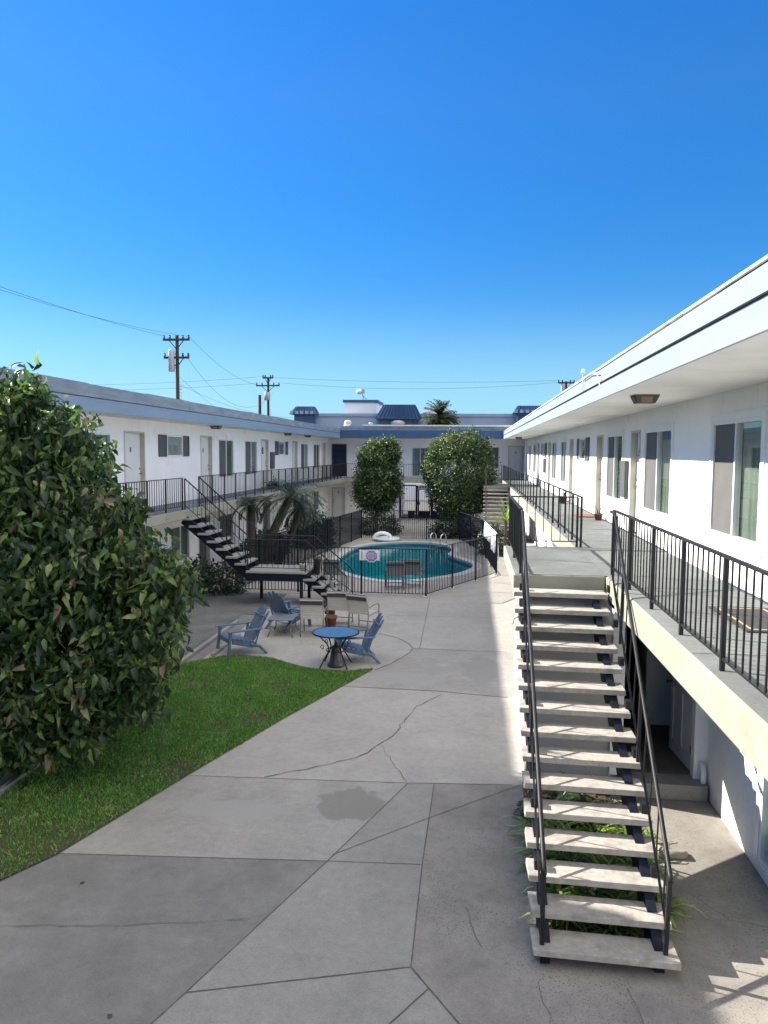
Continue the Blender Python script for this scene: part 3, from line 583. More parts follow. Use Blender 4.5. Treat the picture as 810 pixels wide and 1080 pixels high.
b = MB(); b.box(1.95, 8.5, -2, 48.9, 5.72, 5.75); b.build('roof', M['roofcap'], RB)
ceiling_lamp(RB, 2.46, 11.55, SOF - .001); ceiling_lamp(RB, 2.5, 42.5, SOF - .001)
b = MB(); b.tube([(1.90, 13.9, 5.48), (1.90, 13.9, 5.80)], .012, 6); b.tube([(1.90, 13.9, 5.68), (1.88, 13.0, 5.70), (1.88, 12.2, 5.63), (1.90, 12.0, 5.40)], .009, 6); b.lathe([(.0, 0), (.035, .02), (.03, .08), (.0, .10)], (1.90, 13.9, 5.78), 8)
b.build('antenna', M['roofcap'], RB)
# upper walkway slab of the right wing
b = MB(); b.box(1.86, WR + .1, -2, 48.9, 2.37, SLAB - .006); b.build('walkway_slab', M['slabedge'], RB, bevel=.02)
b = MB(); b.box(1.885, WR + .02, -2, 48.85, SLAB - .005, SLAB); b.build('walkway_deck', M['deck'], RB)
for y in (3.7, 6.7, 9.9, 13.7, 17.5, 21.2, 24.9, 29, 33): MB().box(1.89, WR, y - .008, y + .008, SLAB + .001, SLAB + .003).build('deck_joint', M['joint'], RB)
# ground-floor facade of the right wing
lops = [(6.2, 8.22, .14, 2.2), (10.3, 11.0, 0, 0.001)]
b = wall_boxes(MB(), TRL, -2, 10.1, 0, 2.44, lops[:1]); b.box(LWR, LWR + .16, 15.0, 50, 0, 2.44)
b.box(LWR - .16, LWR, 10.1, 10.24, 0, 2.44)                          # pier at the hinge side
b.box(1.86, 2.02, 10.1, 10.24, .2, 2.44).box(2.02, LWR - .16, 10.1, 10.24, 2.3, 2.44)
b.box(1.86, 1.98, 10.24, 15.0, 0, 2.44).box(1.86, LWR + .16, 15.0, 15.15, 0, 2.44)
b.build('lower_wall', M['stucco'], RB)
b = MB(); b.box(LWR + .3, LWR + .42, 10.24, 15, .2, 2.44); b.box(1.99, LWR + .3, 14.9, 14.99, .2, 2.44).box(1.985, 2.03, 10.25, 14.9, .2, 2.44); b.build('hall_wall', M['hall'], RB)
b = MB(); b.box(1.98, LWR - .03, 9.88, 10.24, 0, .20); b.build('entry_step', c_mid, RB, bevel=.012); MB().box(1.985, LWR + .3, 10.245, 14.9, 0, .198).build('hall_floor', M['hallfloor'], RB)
window(RB, TRL, 6.2, 8.22, .14, 2.2, screen_low=False, cur='curtain', label='ground floor sliding door at the right edge')
for a, e in ((17.5, 19.2), (22, 23.6), (27.8, 29.4)):
    MB().box(a, e, .004, .03, .9, 2.1, TRL).build('window_frame', M['vinyl'], RB); MB().box(a + .06, e - .06, .031, .04, .96, 2.04, TRL).build('pane', M['screen'], RB)
b = MB(); b.tube([(3.01, 9.98, .0), (3.01, 9.98, .34), (3.01, 10.02, .40), (3.01, 10.09, .42)], .035, 8); b.build('drain_pipe', M['stucco'], RB, smooth=True)
b = MB(); b.box(LWR - .04, LWR + .0, 9.30, 9.42, 1.55, 1.75); b.build('wall_lamp', M['shutter'], RB) if False else None
# open white door in the hall
D = Vector((2.98, 10.27, .22)); dv = Vector((-.07, .88, 0)); L_ = dv.length; dd = dv.normalized(); nn = Vector((-dd.y, dd.x, 0))
def TD(s, d, z): p = D + dd * s + nn * d; return (p.x, p.y, D.z + z)
b = MB()
for s0, s1, z0, z1 in ((0, .12, 0, 2.0), (L_ - .12, L_, 0, 2.0), (.12, L_ - .12, 0, .18), (.12, L_ - .12, .92, 1.1), (.12, L_ - .12, 1.86, 2.0), (.325, .355, 1.1, 1.86), (.52, .55, 1.1, 1.86), (.41, .45, .18, .92)): b.box(s0, s1, 0, .04, z0, z1, TD)
b.box(.12, L_ - .12, .012, .028, .18, .92, TD)
od = b.build('door', M['doorw'], RB); od['label'] = 'open white door with three narrow glass panes'
MB().box(.12, L_ - .12, .016, .024, 1.1, 1.86, TD).build('pane', M['greycurtain'], od)
for z in (.25, 1.75): MB().box(-.02, .03, .04, .055, z, z + .1, TD).build('hinge', M['brass'], od)
b = MB(); p0 = Vector(TD(L_ - .06, .04, .98)); b.tube([p0, p0 + nn * .05, p0 + nn * .08], [.015, .015, .03], 8); b.build('knob', M['brass'], od)
b = MB(); b.box(2.74, 3.3, 12.1, 12.7, .2, 2.2); b.box(2.77, 3.27, 12.085, 12.1, .3, 2.1); b.build('closet', M['doorw'], RB, bevel=.01)

# ------------------------------------------------------------------ left wing (shaded)
LB = thing('apartment_building', 'white stucco apartment wing in shade on the left with grey blue fascia', 'building', (-12.0, 24.0, 0), 0, 'wings of the courtyard apartments')
K = .9694
sc = lambda l: [(a * K, e * K) for a, e in l]
wins_L = sc([(18.3, 20.1), (29.1, 31.0), (32.6, 34.5), (43.6, 45.5), (47.2, 49.1)]); smalls_L = sc([(23.3, 25.9), (37.75, 40.35)])
doors_L = sc([(20.9, 22.3), (27.1, 28.35), (35.2, 36.5), (41.5, 42.75), (49.9, 51.1)])
ops = [(a, e, 3.36, 4.84) for a, e in wins_L] + [(a + (e - a) * .24, e - (e - a) * .24, 4.2, 4.88) for a, e in smalls_L] + [(a, e, SLAB, 4.93) for a, e in doors_L]
SOL = 5.27
b = wall_boxes(MB(), TLW, -2, 52, SLAB, SOL, ops); b.box(-14.5, WL, -2, -1.85, 0, SOL); b.build('upper_wall', M['stucco'], LB)
for i, (a, e) in enumerate(wins_L): window(LB, TLW, a, e, 3.36, 4.84, screen_low=False if i else False, cur='tealcurtain' if i == 0 else 'greycurtain', trim=False, label='window with a teal curtain behind the leafy tree' if i == 0 else None)
for a, e in smalls_L: small_window(LB, TLW, a, e, 4.2, 4.88, cur='palecurtain')
for i, (a, e) in enumerate(doors_L): door(LB, TLW, a, e, SLAB, 4.93, knob_low=False, wreath=i == 2)
MB().box(36.74 * K, 37.39 * K, .003, .09, 3.55, 4.35, TLW).build('meter_box', M['shutter'], LB, bevel=.01)
lw = sc([(29.1, 30.9), (32.66, 34.45), (43.54, 45.46), (47.25, 48.9), (24.2, 25.9)]); ld_ = sc([(35.43, 36.8), (41.64, 42.9), (26.8, 28.0)])
b = wall_boxes(MB(), TLW, -2, 52, 0, 2.44, [(a, e, .75, 1.95) for a, e in lw] + [(a, e, 0, 2.05) for a, e in ld_]); b.build('lower_wall', M['stucco'], LB)
for a, e in lw: window(LB, TLW, a, e, .75, 1.95, screen_low=False, cur='greycurtain', trim=False)
for a, e in ld_: door(LB, TLW, a, e, 0.01, 2.05, m='shutter', number=False, knob_low=False)
b = MB(); b.box(-14.5, -8.46, -2, 52, SOL, SOL + .05); b.build('soffit', M['soffit'], LB)
b = MB(); b.box(-8.458, -8.42, -2, 49.3, SOL - .012, 5.55); b.build('fascia', M['trim'], LB)
b = MB(); b.box(-8.75, -8.45, -2, 49.3, 5.552, 5.572); b.build('fascia_groove', M['felt'], LB)
b = MB(); y = -2.0
while y < 49: y2 = min(y + 3.05, 49.3); b.box(-8.75, -8.425 + random.uniform(0, .006), y, y2 - .006, 5.574, 5.86 + random.uniform(-.008, .008)); y = y2
b.build('parapet', M['trimtop'], LB)
b = MB(); b.box(-14.5, -8.76, -2, 52, 5.70, 5.74); b.build('roof', M['roofcap'], LB)
b = MB(); b.box(-13.5, -8.9, 6.2, 9.85, 5.74, 7.05); b.build('roof_shade_block', M['stucco'], LB)  # unseen block added on the roof to shade the near stair foot
for y in (26.2, 36.8, 41.4): ceiling_lamp(LB, -8.9, y, SOL - .001)
b = MB(); b.box(WL - .1, -8.1, -2, 49.0, 2.44, SLAB - .006); b.build('walkway_slab', M['slabedge'], LB, bevel=.02)
b = MB(); b.box(WL - .02, -8.12, -2, 49.0, SLAB - .005, SLAB); b.build('walkway_deck', M['deckleft'], LB)

# ------------------------------------------------------------------ far wing
FB = thing('apartment_building', 'two storey apartment wing closing the far end of the courtyard with a barred entry', 'building', (-3.0, 52.5, 0), 0, 'wings of the courtyard apartments')
ops = [(-9.30, -8.22, SLAB, 4.93), (-3.93, -2.80, 2.80, 4.70), (0.75, 1.75, 3.36, 4.78), (2.32, 3.30, SLAB, 4.84), (-7.2, -6.0, SLAB, 4.85)]
b = wall_boxes(MB(), TBK, WL, WR, SLAB, SOL, ops)
b.box(WL, WR, 54.5, 54.65, 2.44, SOF); b.build('upper_wall', M['stucco'], FB)
MB().box(WL, -4.9, 54.5, 54.65, 0, 2.43).build('rear_wall', M['stucco'], FB); MB().box(-1.0, WR, 54.5, 54.65, 0, 2.43).build('rear_wall', M['stucco'], FB)
door(FB, TBK, -9.30, -8.22, SLAB, 4.93, m='doorblue', number=False, grille=True, label='navy security screen door in the left corner')
door(FB, TBK, 2.32, 3.30, SLAB, 4.84, panels=True, label='white panelled door in the right corner')
door(FB, TBK, -7.2, -6.0, SLAB, 4.85, m='doorblue', number=False)
window(FB, TBK, -3.93, -2.80, 2.80, 4.70, screen_low=True, cur='palecurtain', trim=False, label='sliding glass door with a pale curtain')
window(FB, TBK, .75, 1.75, 3.36, 4.78, screen_low=True, cur='greycurtain', trim=False)
b = wall_boxes(MB(), TBK, WL, -4.72, 0, 2.44, [(-9.25, -8.35, 0.001, 2.0)]); b.build('lower_wall', M['stucco'], FB); MB().box(-1.2, LWR, WB, WB + .16, 0, 2.44).build('lower_wall', M['stucco'], FB)
for x in (-4.88, -1.2): MB().box(x, x + .16, 50.67, 54.49, 0, 2.43).build('passage_wall', M['stucco'], FB)
MB().box(-4.7, -1.2, 50.5, 54.6, -.004, .004).build('passage_floor', c_smooth, FB)
door(FB, TBK, -9.25, -8.35, .01, 2.0, number=True)
b = MB(); b.box(WL, 3.3, 48.9, 50.6, 2.44, SLAB - .006); b.build('walkway_slab', M['slabedge'], FB, bevel=.02)
b = MB(); b.box(WL, 3.3, 48.92, 50.5, SLAB - .005, SLAB); b.build('walkway_deck', M['deckleft'], FB)
b = MB(); b.box(-8.4, 1.93, 48.95, 54.6, SOL, SOL + .05); b.box(1.93, 8.5, 48.95, 54.6, SOL, SOL + .05); b.build('soffit', M['soffit'], FB)
b = MB(); b.box(-8.42, 1.95, 48.90, 49.2, SOL - .01, 5.76); b.build('fascia', M['trimblue'], FB)  # same paint as the side wings, shade darkened into the colour
b = MB(); b.box(-8.42, 8.5, 49.1, 49.3, 5.762, 6.02); b.build('parapet', M['trimtop'], FB)
b = MB(); b.box(-7.0, 8.5, 49.05, 49.4, 6.022, 6.12); b.build('roof_cap', M['roofcap'], FB)
b = MB(); b.box(-8.6, 8.5, 49.4, 54.7, 5.80, 5.86); b.build('roof', M['roofcap'], FB)
# barred entry
EG = thing('entry_gate', 'dark barred entry gate under the far walkway between two round trees', 'gate', (-3.0, 50.6, 0))
def bars(b, x0, x1, z0, z1, y, sp=.11, w=.02):
    n = int((x1 - x0) / sp)
    for i in range(n + 1): x = x0 + (x1 - x0) * i / n; b.box(x - w / 2, x + w / 2, y - w / 2, y + w / 2, z0, z1)
    return b
b = MB(); bars(b, -4.62, -3.72, .06, 2.16, 50.6); b.box(-4.7, -3.62, 50.57, 50.63, 2.16, 2.24).box(-4.7, -3.7, 50.585, 50.615, .04, .08); b.build('barred_panel', M['steel'], EG)
b = MB(); bars(b, -2.5, -1.25, .5, 2.16, 50.6); b.box(-2.55, -1.2, 50.57, 50.63, 2.16, 2.24).box(-2.5, -1.2, 50.585, 50.615, .0, .5); b.build('barred_panel', M['steel'], EG)
b = MB(); b.box(-4.74, -4.62, 50.5, 50.62, 0, 2.4); b.build('post', M['steel'], EG)
b = MB(); b.box(-3.66, -3.52, 50.55, 50.65, 0, 2.2); b.build('post', M['steel'], EG)
b = MB(); b.box(-2.66, -2.5, 50.55, 50.65, 0, 2.2); b.build('post', M['steel'], EG)
b = MB(); bars(b, -3.42, -2.72, .5, 1.95, 50.6); b.box(-3.5, -3.42, 50.58, 50.62, .05, 2.0).box(-2.74, -2.68, 50.58, 50.62, .05, 2.0).box(-3.42, -2.74, 50.58, 50.62, 1.93, 2.0).box(-3.42, -2.74, 50.585, 50.615, .06, .52)
gd = b.build('gate_leaf', M['steel'], EG); MB().box(-3.52, -3.36, 50.53, 50.57, .95, 1.12).build('lock_box', M['iron'], gd)
b = MB(); b.box(-3.66, -1.9, 50.56, 50.62, 2.02, 2.2); hd = b.build('address_board', M['steel'], EG)
b = MB()                                                            # small pale house numbers, too far to read
for x in (-3.44, -3.27, -3.10, -2.93): b.box(x - .055, x + .055, 50.548, 50.558, 2.05, 2.17)
b.box(-2.42, -2.33, 50.548, 50.558, 2.05, 2.17); b.build('house_number', M['sign'], hd)
tag(MB().box(-12, 8, 70, 70.15, 0, 2.6).build('boundary_wall', M['farwhite']), 'white wall seen through the bars of the far entry gate', 'wall')
tag(MB().lathe([(.22, 0), (.26, .4), (.27, .44), (.24, .44), (.23, .40)], (-4.0, 51.6, 0), 12).build('planter_pot', M['terracotta'], smooth=True), 'brown pot standing behind the bars of the entry gate', 'pot')

# ------------------------------------------------------------------ railings
def railing(name, label, pts, z, h=.90, sp=1.2, bal=.15, group=None, base_gap=.10, start_post=True, cat='railing', m='iron', rail_w=.04, post_w=.036, bal_w=.013, panel='baluster_panel', feet=False):
    p0 = pts[0]; t = thing(name, label, cat, (p0[0], p0[1], z), 0, group)
    for i in range(len(pts) - 1):
        a = Vector((*pts[i], z)); c = Vector((*pts[i + 1], z)); n = max(1, round((c - a).length / sp)); d = (c - a) / n; up = Vector((0, 0, h)); lo = Vector((0, 0, base_gap))
        MB().bar(a + up, c + up, rail_w, .022).build('top_rail', M[m], t); MB().bar(a + lo, c + lo, .024, .018).build('bottom_rail', M[m], t)
        for k in range(n + 1):
            if k == n and i < len(pts) - 2: continue
            q = a + d * k; po = MB().box(q.x - post_w / 2, q.x + post_w / 2, q.y - post_w / 2, q.y + post_w / 2, z, z + h - .011).build('post', M[m], t)
            if feet: MB().box(q.x - .09, q.x + .09, q.y - .09, q.y + .09, z, z + .035).build('footing', M['coping'], po, bevel=.01)
        for k in range(n):
            q0 = a + d * k; b = MB(); nb = max(1, round(d.length / bal))
            for j in range(1, nb): q = q0 + d * (j / nb); b.box(q.x - bal_w / 2, q.x + bal_w / 2, q.y - bal_w / 2, q.y + bal_w / 2, z + base_gap + .005, z + h - .012)
            if b.v: b.build(panel, M[m], t)
    return t
RG = 'black iron walkway railings'
railing('walkway_railing', 'black iron railing along the near right walkway with a door mat behind it', [(1.97, 10.96), (1.97, -1.0)], SLAB, group=RG)
railing('walkway_railing', 'long black railing on the right walkway beyond the stair landing', [(1.97, 14.1), (1.95, 48.95)], SLAB, group=RG, bal=9)
railing('walkway_railing', 'short L shaped black railing round the near stair landing', [(.70, 10.86), (.70, 14.05), (1.90, 14.10)], SLAB, group=RG, sp=1.6)
railing('walkway_railing', 'black railing on the left walkway behind the leafy tree, ending at the stair head', [(-8.16, 21.05), (-8.16, 2.0)], SLAB, group=RG)
railing('walkway_railing', 'long black railing on the shaded left walkway past the stair head', [(-8.16, 22.4), (-8.16, 48.95)], SLAB, group=RG)
railing('walkway_railing', 'black railing across the far walkway above the entry gate', [(-8.0, 48.96), (1.85, 48.96)], SLAB, group=RG)

# ------------------------------------------------------------------ near (and far) right staircases
def stairs_right(y_off, label, detail=True):
    T0 = thing('staircase', label, 'staircase', (1.2, 8.6 + y_off, 0), 0, 'straight concrete tread staircases')
    Y = lambda y: y + y_off
    for k in range(15):
        yf, z = 6.39 + .2825 * k, .17 + .17 * k; sk = -.035
        b = MB(); b.add([(x, Y(yf + dy + (x - .6) * sk), z + dz) for dz in (-.062, 0) for dy in (0, .315) for x in (.585 + random.uniform(-.008, .008), 1.80 + random.uniform(-.01, .01))],
                        [(0, 2, 3, 1), (4, 5, 7, 6), (0, 1, 5, 4), (2, 6, 7, 3), (0, 4, 6, 2), (1, 3, 7, 5)])
        b.build('tread', M['treadc'], T0, bevel=.007)
    for x in (.70, 1.66):                                           # channel stringers
        b = MB(); b.bar((x, Y(6.55), .035), (x, Y(10.40), 2.345), .085, .29, up=(0, 0, 1)); b.box(x - .04, x + .04, Y(6.46), Y(6.56), 0, .11); b.build('stringer', M['steel'], T0)
    b = MB(); b.box(.60, 1.855, Y(10.78), Y(14.12), 2.49, SLAB - .006); b.build('landing', M['slabedge'], T0, bevel=.015)
    b = MB(); b.box(.625, 1.88, Y(10.80), Y(14.1), SLAB - .005, SLAB + .001); b.build('landing_deck', M['deck'], T0)
    b = MB(); pr = [(10.14, 0), (10.14, 2.20), (10.60, 2.485), (13.4, 2.485), (13.4, 0)]
    b.add([(x, Y(y), z) for x in (.78, 1.85) for y, z in pr], [(0, 1, 2, 3, 4), (5, 6, 7, 8, 9)] + [(i, (i + 1) % 5, 5 + (i + 1) % 5, 5 + i) for i in range(5)]); b.build('support_wall', M['support'], T0)
    def rail(pa, pb, la, lb, foot, right):
        pa, pb, la, lb = (Vector((p[0], Y(p[1]), p[2])) for p in (pa, pb, la, lb))
        r = MB().tube([pa + Vector((0, .28, .0)), pa, pb, pb + Vector((0, -.05, -.03))], .021, 8).build('handrail', M['iron'], T0, smooth=True)
        MB().bar(la, lb, .022, .016).build('lower_rail', M['iron'], r)
        n = 11
        for i in range(n):
            t = (i + .5) / n; a = pa.lerp(pb, t); c = la.lerp(lb, t); heavy = i in (2, 6)
            if heavy: MB().bar(a, c - Vector((0, 0, .2)), .032).build('post', M['iron'], r)
            else: MB().bar(a, c, .013).build('baluster', M['iron'], r)
        MB().bar(pb, (foot[0], Y(foot[1]), foot[2]), .036).build('post', M['iron'], r)
        for i in range(1, 15, 1):
            yf, z = 6.39 + .2825 * i, .17 + .17 * i; x = la.x + (lb.x - la.x) * ((10.4 - yf) / 4)
            if i % 2 == 0: MB().box(x - .03, x + .03, Y(yf + .1), Y(yf + .2), z + .001, z + .09).build('bracket', M['iron'], r)
    rail((1.885, 10.4, 3.62), (1.72, 6.48, .86), (1.865, 10.4, 2.86), (1.715, 6.50, .36), (1.70, 6.46, .17), True)
    rail((.705, 10.7, 3.60), (.675, 6.50, .84), (.70, 10.6, 2.86), (.67, 6.52, .34), (.668, 6.47, .17), False)
    return T0
S1 = stairs_right(0, 'near open riser staircase of pale concrete treads with black handrails')
b = MB(); b.tube([(.765, 11.55, 1.95), (.70, 11.55, 1.95), (.66, 11.53, 1.93), (.64, 11.5, 1.86)], .018, 7); b.tube([(.70, 11.5, 1.95), (.70, 11.6, 2.02)], .012, 6); b.box(.755, .78, 11.48, 11.62, 1.88, 2.02)
b.build('hose_bib', M['can'], S1)
stairs_right(28.4, 'far staircase of pale treads below the walkway beside the yucca')

# ------------------------------------------------------------------ left staircase with mid landing
LS = thing('staircase', 'dark steel staircase with pale treads and a mid landing before the left walkway', 'staircase', (-6.0, 21.7, 0), 0)
Y0, Y1 = 21.1, 22.35
tl = [(-8.27, 2.47), (-8.01, 2.26), (-7.75, 2.05), (-7.48, 1.83), (-7.22, 1.62), (-6.93, 1.40), (-6.67, 1.21)]; tb = [(-4.68, .81), (-4.43, .61), (-4.17, .42), (-3.92, .22)]
for x, z in tl + tb: MB().box(x, x + .33, Y0, Y1, z - .06, z).build('tread', M['treadgrey'], LS, bevel=.007)
MB().box(-6.34, -4.60, Y0, Y1 + .1, .94, 1.0).build('landing', M['treadgrey'], LS, bevel=.007)
b = MB(); b.box(-6.36, -4.58, Y0 + .03, Y0 + .11, .72, .938).box(-6.36, -4.58, Y1 - .1, Y1 - .02, .72, .938).box(-6.36, -6.28, Y0 + .11, Y1 - .1, .72, .938).box(-4.66, -4.58, Y0 + .11, Y1 - .1, .72, .938); b.build('landing_frame', M['steel'], LS)
for y in (Y0 + .16, Y1 - .16):
    MB().bar((-8.2, y, 2.42), (-6.30, y, .86), .09, .26).build('stringer', M['steel'], LS); MB().bar((-4.62, y, .80), (-3.62, y, .02), .09, .24).build('stringer', M['steel'], LS)
for x, y in ((-4.75, Y0 + .1), (-6.2, Y1 - .1), (-4.75, Y1 - .1)): MB().box(x - .04, x + .04, y - .04, y + .04, 0, .72).build('leg', M['steel'], LS)
for y in (Y0 + .04, Y1 - .04):
    path = [(-8.12, y, 3.60), (-6.40, y, 2.10), (-6.36, y, 1.90), (-4.62, y, 1.90), (-3.45, y, .92)]; low = [(-8.12, y, 2.84), (-6.40, y, 1.34), (-6.36, y, 1.10), (-4.62, y, 1.10), (-3.45, y, .26)]
    if y < 21.5: path[1] = (-6.30, y, 2.02); low[1] = (-6.30, y, 1.26)
    hr = MB().tube(path, .02, 7).build('handrail', M['iron'], LS)
    MB().tube(low, .011, 6).build('lower_rail', M['iron'], hr)
    for i in range(4):
        a, c, p, q = Vector(path[i]), Vector(path[i + 1]), Vector(low[i]), Vector(low[i + 1]); n = max(1, round((c - a).length / .16))
        for j in range(n): t = j / n; MB().bar(a.lerp(c, t), p.lerp(q, t) - (Vector((0, 0, .12)) if j == 0 else Vector()), .03 if j == 0 or (i == 0 and j % 5 == 0) else .012).build('baluster' if j else 'post', M['iron'], hr)
    MB().bar(path[-1], (-3.45, y, .02), .03).build('post', M['iron'], hr)

# ------------------------------------------------------------------ pool fence and what hangs on it
railing('pool_fence', 'black iron fence enclosing the kidney shaped pool', [(-7.3, 23.25), (-1.33, 23.2), (.94, 27.85), (.50, 34.0), (-.56, 38.3), (-5.5, 38.4), (-7.3, 23.3)], 0, h=1.46, sp=1.9, bal=.105, cat='fence', post_w=.055, rail_w=.035, bal_w=.021, m='steel', panel='fence_panel', feet=True, base_gap=.09)
SG = thing('pool_sign', 'round edged blue and white notice fixed to the pool fence', 'sign', (-3.0, 23.15, 1.25))
b = MB(); oc = [(-3.0 + .21 * math.cos(math.pi / 8 + i * math.pi / 4), 1.23 + .21 * math.sin(math.pi / 8 + i * math.pi / 4)) for i in range(8)]
def plate(b, pts, y0, y1): n = len(pts); return b.add([(x, y0, z) for x, z in pts] + [(x, y1, z) for x, z in pts], [tuple(range(n)), tuple(range(n, 2 * n))] + [(i, (i + 1) % n, n + (i + 1) % n, n + i) for i in range(n)])
plate(MB(), oc, 23.14, 23.15).build('border', M['sign'], SG)
plate(MB(), [(-3.0 + (x + 3) * .86, 1.23 + (z - 1.23) * .86) for x, z in oc], 23.132, 23.138).build('face', M['signblue'], SG)
b = MB()                                                            # four rows of lettering too small to read
for r_, (z, w_) in enumerate(((1.315, .10), (1.265, .15), (1.20, .15), (1.15, .11))):
    x = -3.0 - w_
    while x < -3.0 + w_ - .02: l = random.uniform(.02, .05); b.box(x, min(x + l, -3 + w_), 23.124, 23.130, z - .018, z + .018); x += l + .012
b.build('lettering', M['signpink'], SG)
SG2 = thing('rules_board', 'white rectangular pool rules board beside the octagonal notice', 'sign', (-3.1, 23.17, 1.25))
MB().box(-3.38, -2.76, 23.162, 23.172, 1.09, 1.41).build('board', M['sign'], SG2); MB().box(-3.315, -3.29, 23.154, 23.160, 1.12, 1.36).build('red_stripe', M['signred'], SG2)
def towel(label, y0, y1, drop, x):
    n = 14; b = MB(); vs = []
    for i in range(n + 1):
        y = y0 + (y1 - y0) * i / n; f = .03 * math.sin(i * 1.9) + .02 * math.sin(i * 3.3)
        xx = x(y)
        for dx, z in ((-.06 + f * .5, 1.47 - drop * .8), (-.04 + f, 1.2), (-.03, 1.485), (.0, 1.51), (.035, 1.485), (.05 + f, 1.15), (.07 + f * 1.5, 1.48 - drop - .08 * math.sin(i * .8))): vs.append((xx + dx, y, z))
    b.add(vs, [(i * 7 + j, i * 7 + j + 1, (i + 1) * 7 + j + 1, (i + 1) * 7 + j) for i in range(n) for j in range(6)])
    o = b.build('towel', M['towel'], smooth=True, flip=False); so = o.modifiers.new('thickness', 'SOLIDIFY'); so.thickness = .012
    return tag(o, label, 'towel', 'towels drying on the pool fence')
fx = lambda y: .94 + (.50 - .94) * (y - 27.85) / 6.15
towel('lilac and white towel on the pool fence nearer the corner post', 28.0, 29.6, .9, fx); towel('lilac and white towel further along the fence, behind the first one', 29.9, 32.6, .7, fx)

# pool ladder rails, float
LD = thing('pool_ladder', 'pair of bent chrome grab rails at the far right pool edge', 'ladder', (-1.3, 36.4, 0))
for s in (0, .5):
    x = -1.72 + s; y = 37.25 - s * .7
    MB().tube([(x - .22, y - .42, -.4), (x - .22, y - .42, .2), (x - .19, y - .38, .42), (x - .10, y - .25, .52), (x - .02, y, .50), (x + .04, y + .12, .36), (x + .05, y + .14, .02)], .026, 8).build('grab_rail', M['chrome'], LD, smooth=True)
FL = thing('pool_float', 'white domed pool float lying on the deck behind the water', 'pool float', (-4.2, 37.75, .05))
b = MB(); vs = []
for i in range(13):
    a = math.pi * i / 12; r = .20
    for j in range(10): t = 2 * math.pi * j / 10; vs.append((-4.35 - math.cos(a) * (.42 + .10 * math.cos(t)), 37.75 + .22 * math.sin(t), .10 + math.sin(a) * (.28 + .10 * math.cos(t))))
b.add(vs, [(i * 10 + j, i * 10 + (j + 1) % 10, (i + 1) * 10 + (j + 1) % 10, (i + 1) * 10 + j) for i in range(12) for j in range(10)]); b.build('canopy_arch', M['floatw'], FL, smooth=True)
MB().lathe([(.0, 0), (.55, 0), (.64, .05), (.67, .10), (.64, .15), (.5, .16), (.44, .09), (0, .09)], (-4.15, 37.75, .02), 22).build('base_ring', M['floatw'], FL, smooth=True)

# ------------------------------------------------------------------ furniture (built facing -Y in local space: the back is at +Y)
def adirondack(label, loc, rot):
    t = thing('adirondack_chair', label, 'chair', loc, rot, 'slate blue adirondack chairs', local=True); m = M['plastic']
    b = MB()
    for i in range(5):                                               # raked fan of back slats, rounded at the top
        u = (i - 2) * .105; top = 1.0 - .035 * abs(i - 2) ** 1.4; s = 1.18
        n = 7; w = .046
        prof = [(u * (1 + .18 * k / n), .18 + .36 * k / n + .03 * (1 - (k / n - .5) ** 2 * 4) * 0, .30 + (top - .30) * k / n) for k in range(n + 1)]
        vs = []
        for k, (x, y, z) in enumerate(prof):
            ww = w * (1 + .18 * k / n) * (.55 if k == n else 1)
            vs += [(x - ww, y, z), (x + ww, y, z), (x + ww, y + .022, z), (x - ww, y + .022, z)]
        b.add(vs, [(4 * k + j, 4 * k + (j + 1) % 4, 4 * k + 4 + (j + 1) % 4, 4 * k + 4 + j) for k in range(n) for j in range(4)] + [(0, 1, 2, 3), (4 * n, 4 * n + 1, 4 * n + 2, 4 * n + 3)])
    b.bar((-.26, .30, .50), (.26, .30, .50), .05, .03); b.bar((-.30, .45, .80), (.30, .45, .80), .05, .025)
    b.build('backrest', m, t)
    b = MB()
    for i in range(6): y = -.36 + i * .1; z = .40 - .14 * (i / 5) ** 1.2; b.box(-.27, .27, y, y + .088, z - .022, z)
    b.box(-.27, .27, -.385, -.362, .30, .40); b.build('seat', m, t)
    for s in (-1, 1):
        ar = MB(); ar.add([(s * x, y, z) for z in (.555, .58) for x, y in ((.29, -.44), (.41, -.44), (.42, -.2), (.37, .36), (.30, .36))], [(0, 1, 2, 3, 4), (9, 8, 7, 6, 5)] + [(i, (i + 1) % 5, 5 + (i + 1) % 5, 5 + i) for i in range(5)]); ar.build('arm', m, t, bevel=.008)
        fl = MB(); fl.bar((s * .32, -.36, .555), (s * .345, -.42, .0), .075, .05, up=(0, 1, 0)); fl.build('leg', m, t, bevel=.006)
        rl = MB(); rl.bar((s * .28, -.30, .33), (s * .28, .16, .20), .045, .09); rl.tube([(s * .29, .10, .24), (s * .31, .30, .18), (s * .33, .47, 0)], [.035, .035, .028], 8); rl.bar((s * .34, .3, .56), (s * .31, .2, .22), .05, .03); rl.build('leg', m, t)
    return t
A1 = adirondack('blue adirondack chair alone at the edge of the lawn by the kerb', (-4.95, 16.1, 0), math.radians(-52))
dup(A1, (-4.50, 18.62, 0), math.radians(150), 'blue adirondack chair with its back to the camera behind the low table')
dup(A1, (-2.38, 15.82, 0), math.radians(-72), 'blue adirondack chair drawn up to the round glass table')
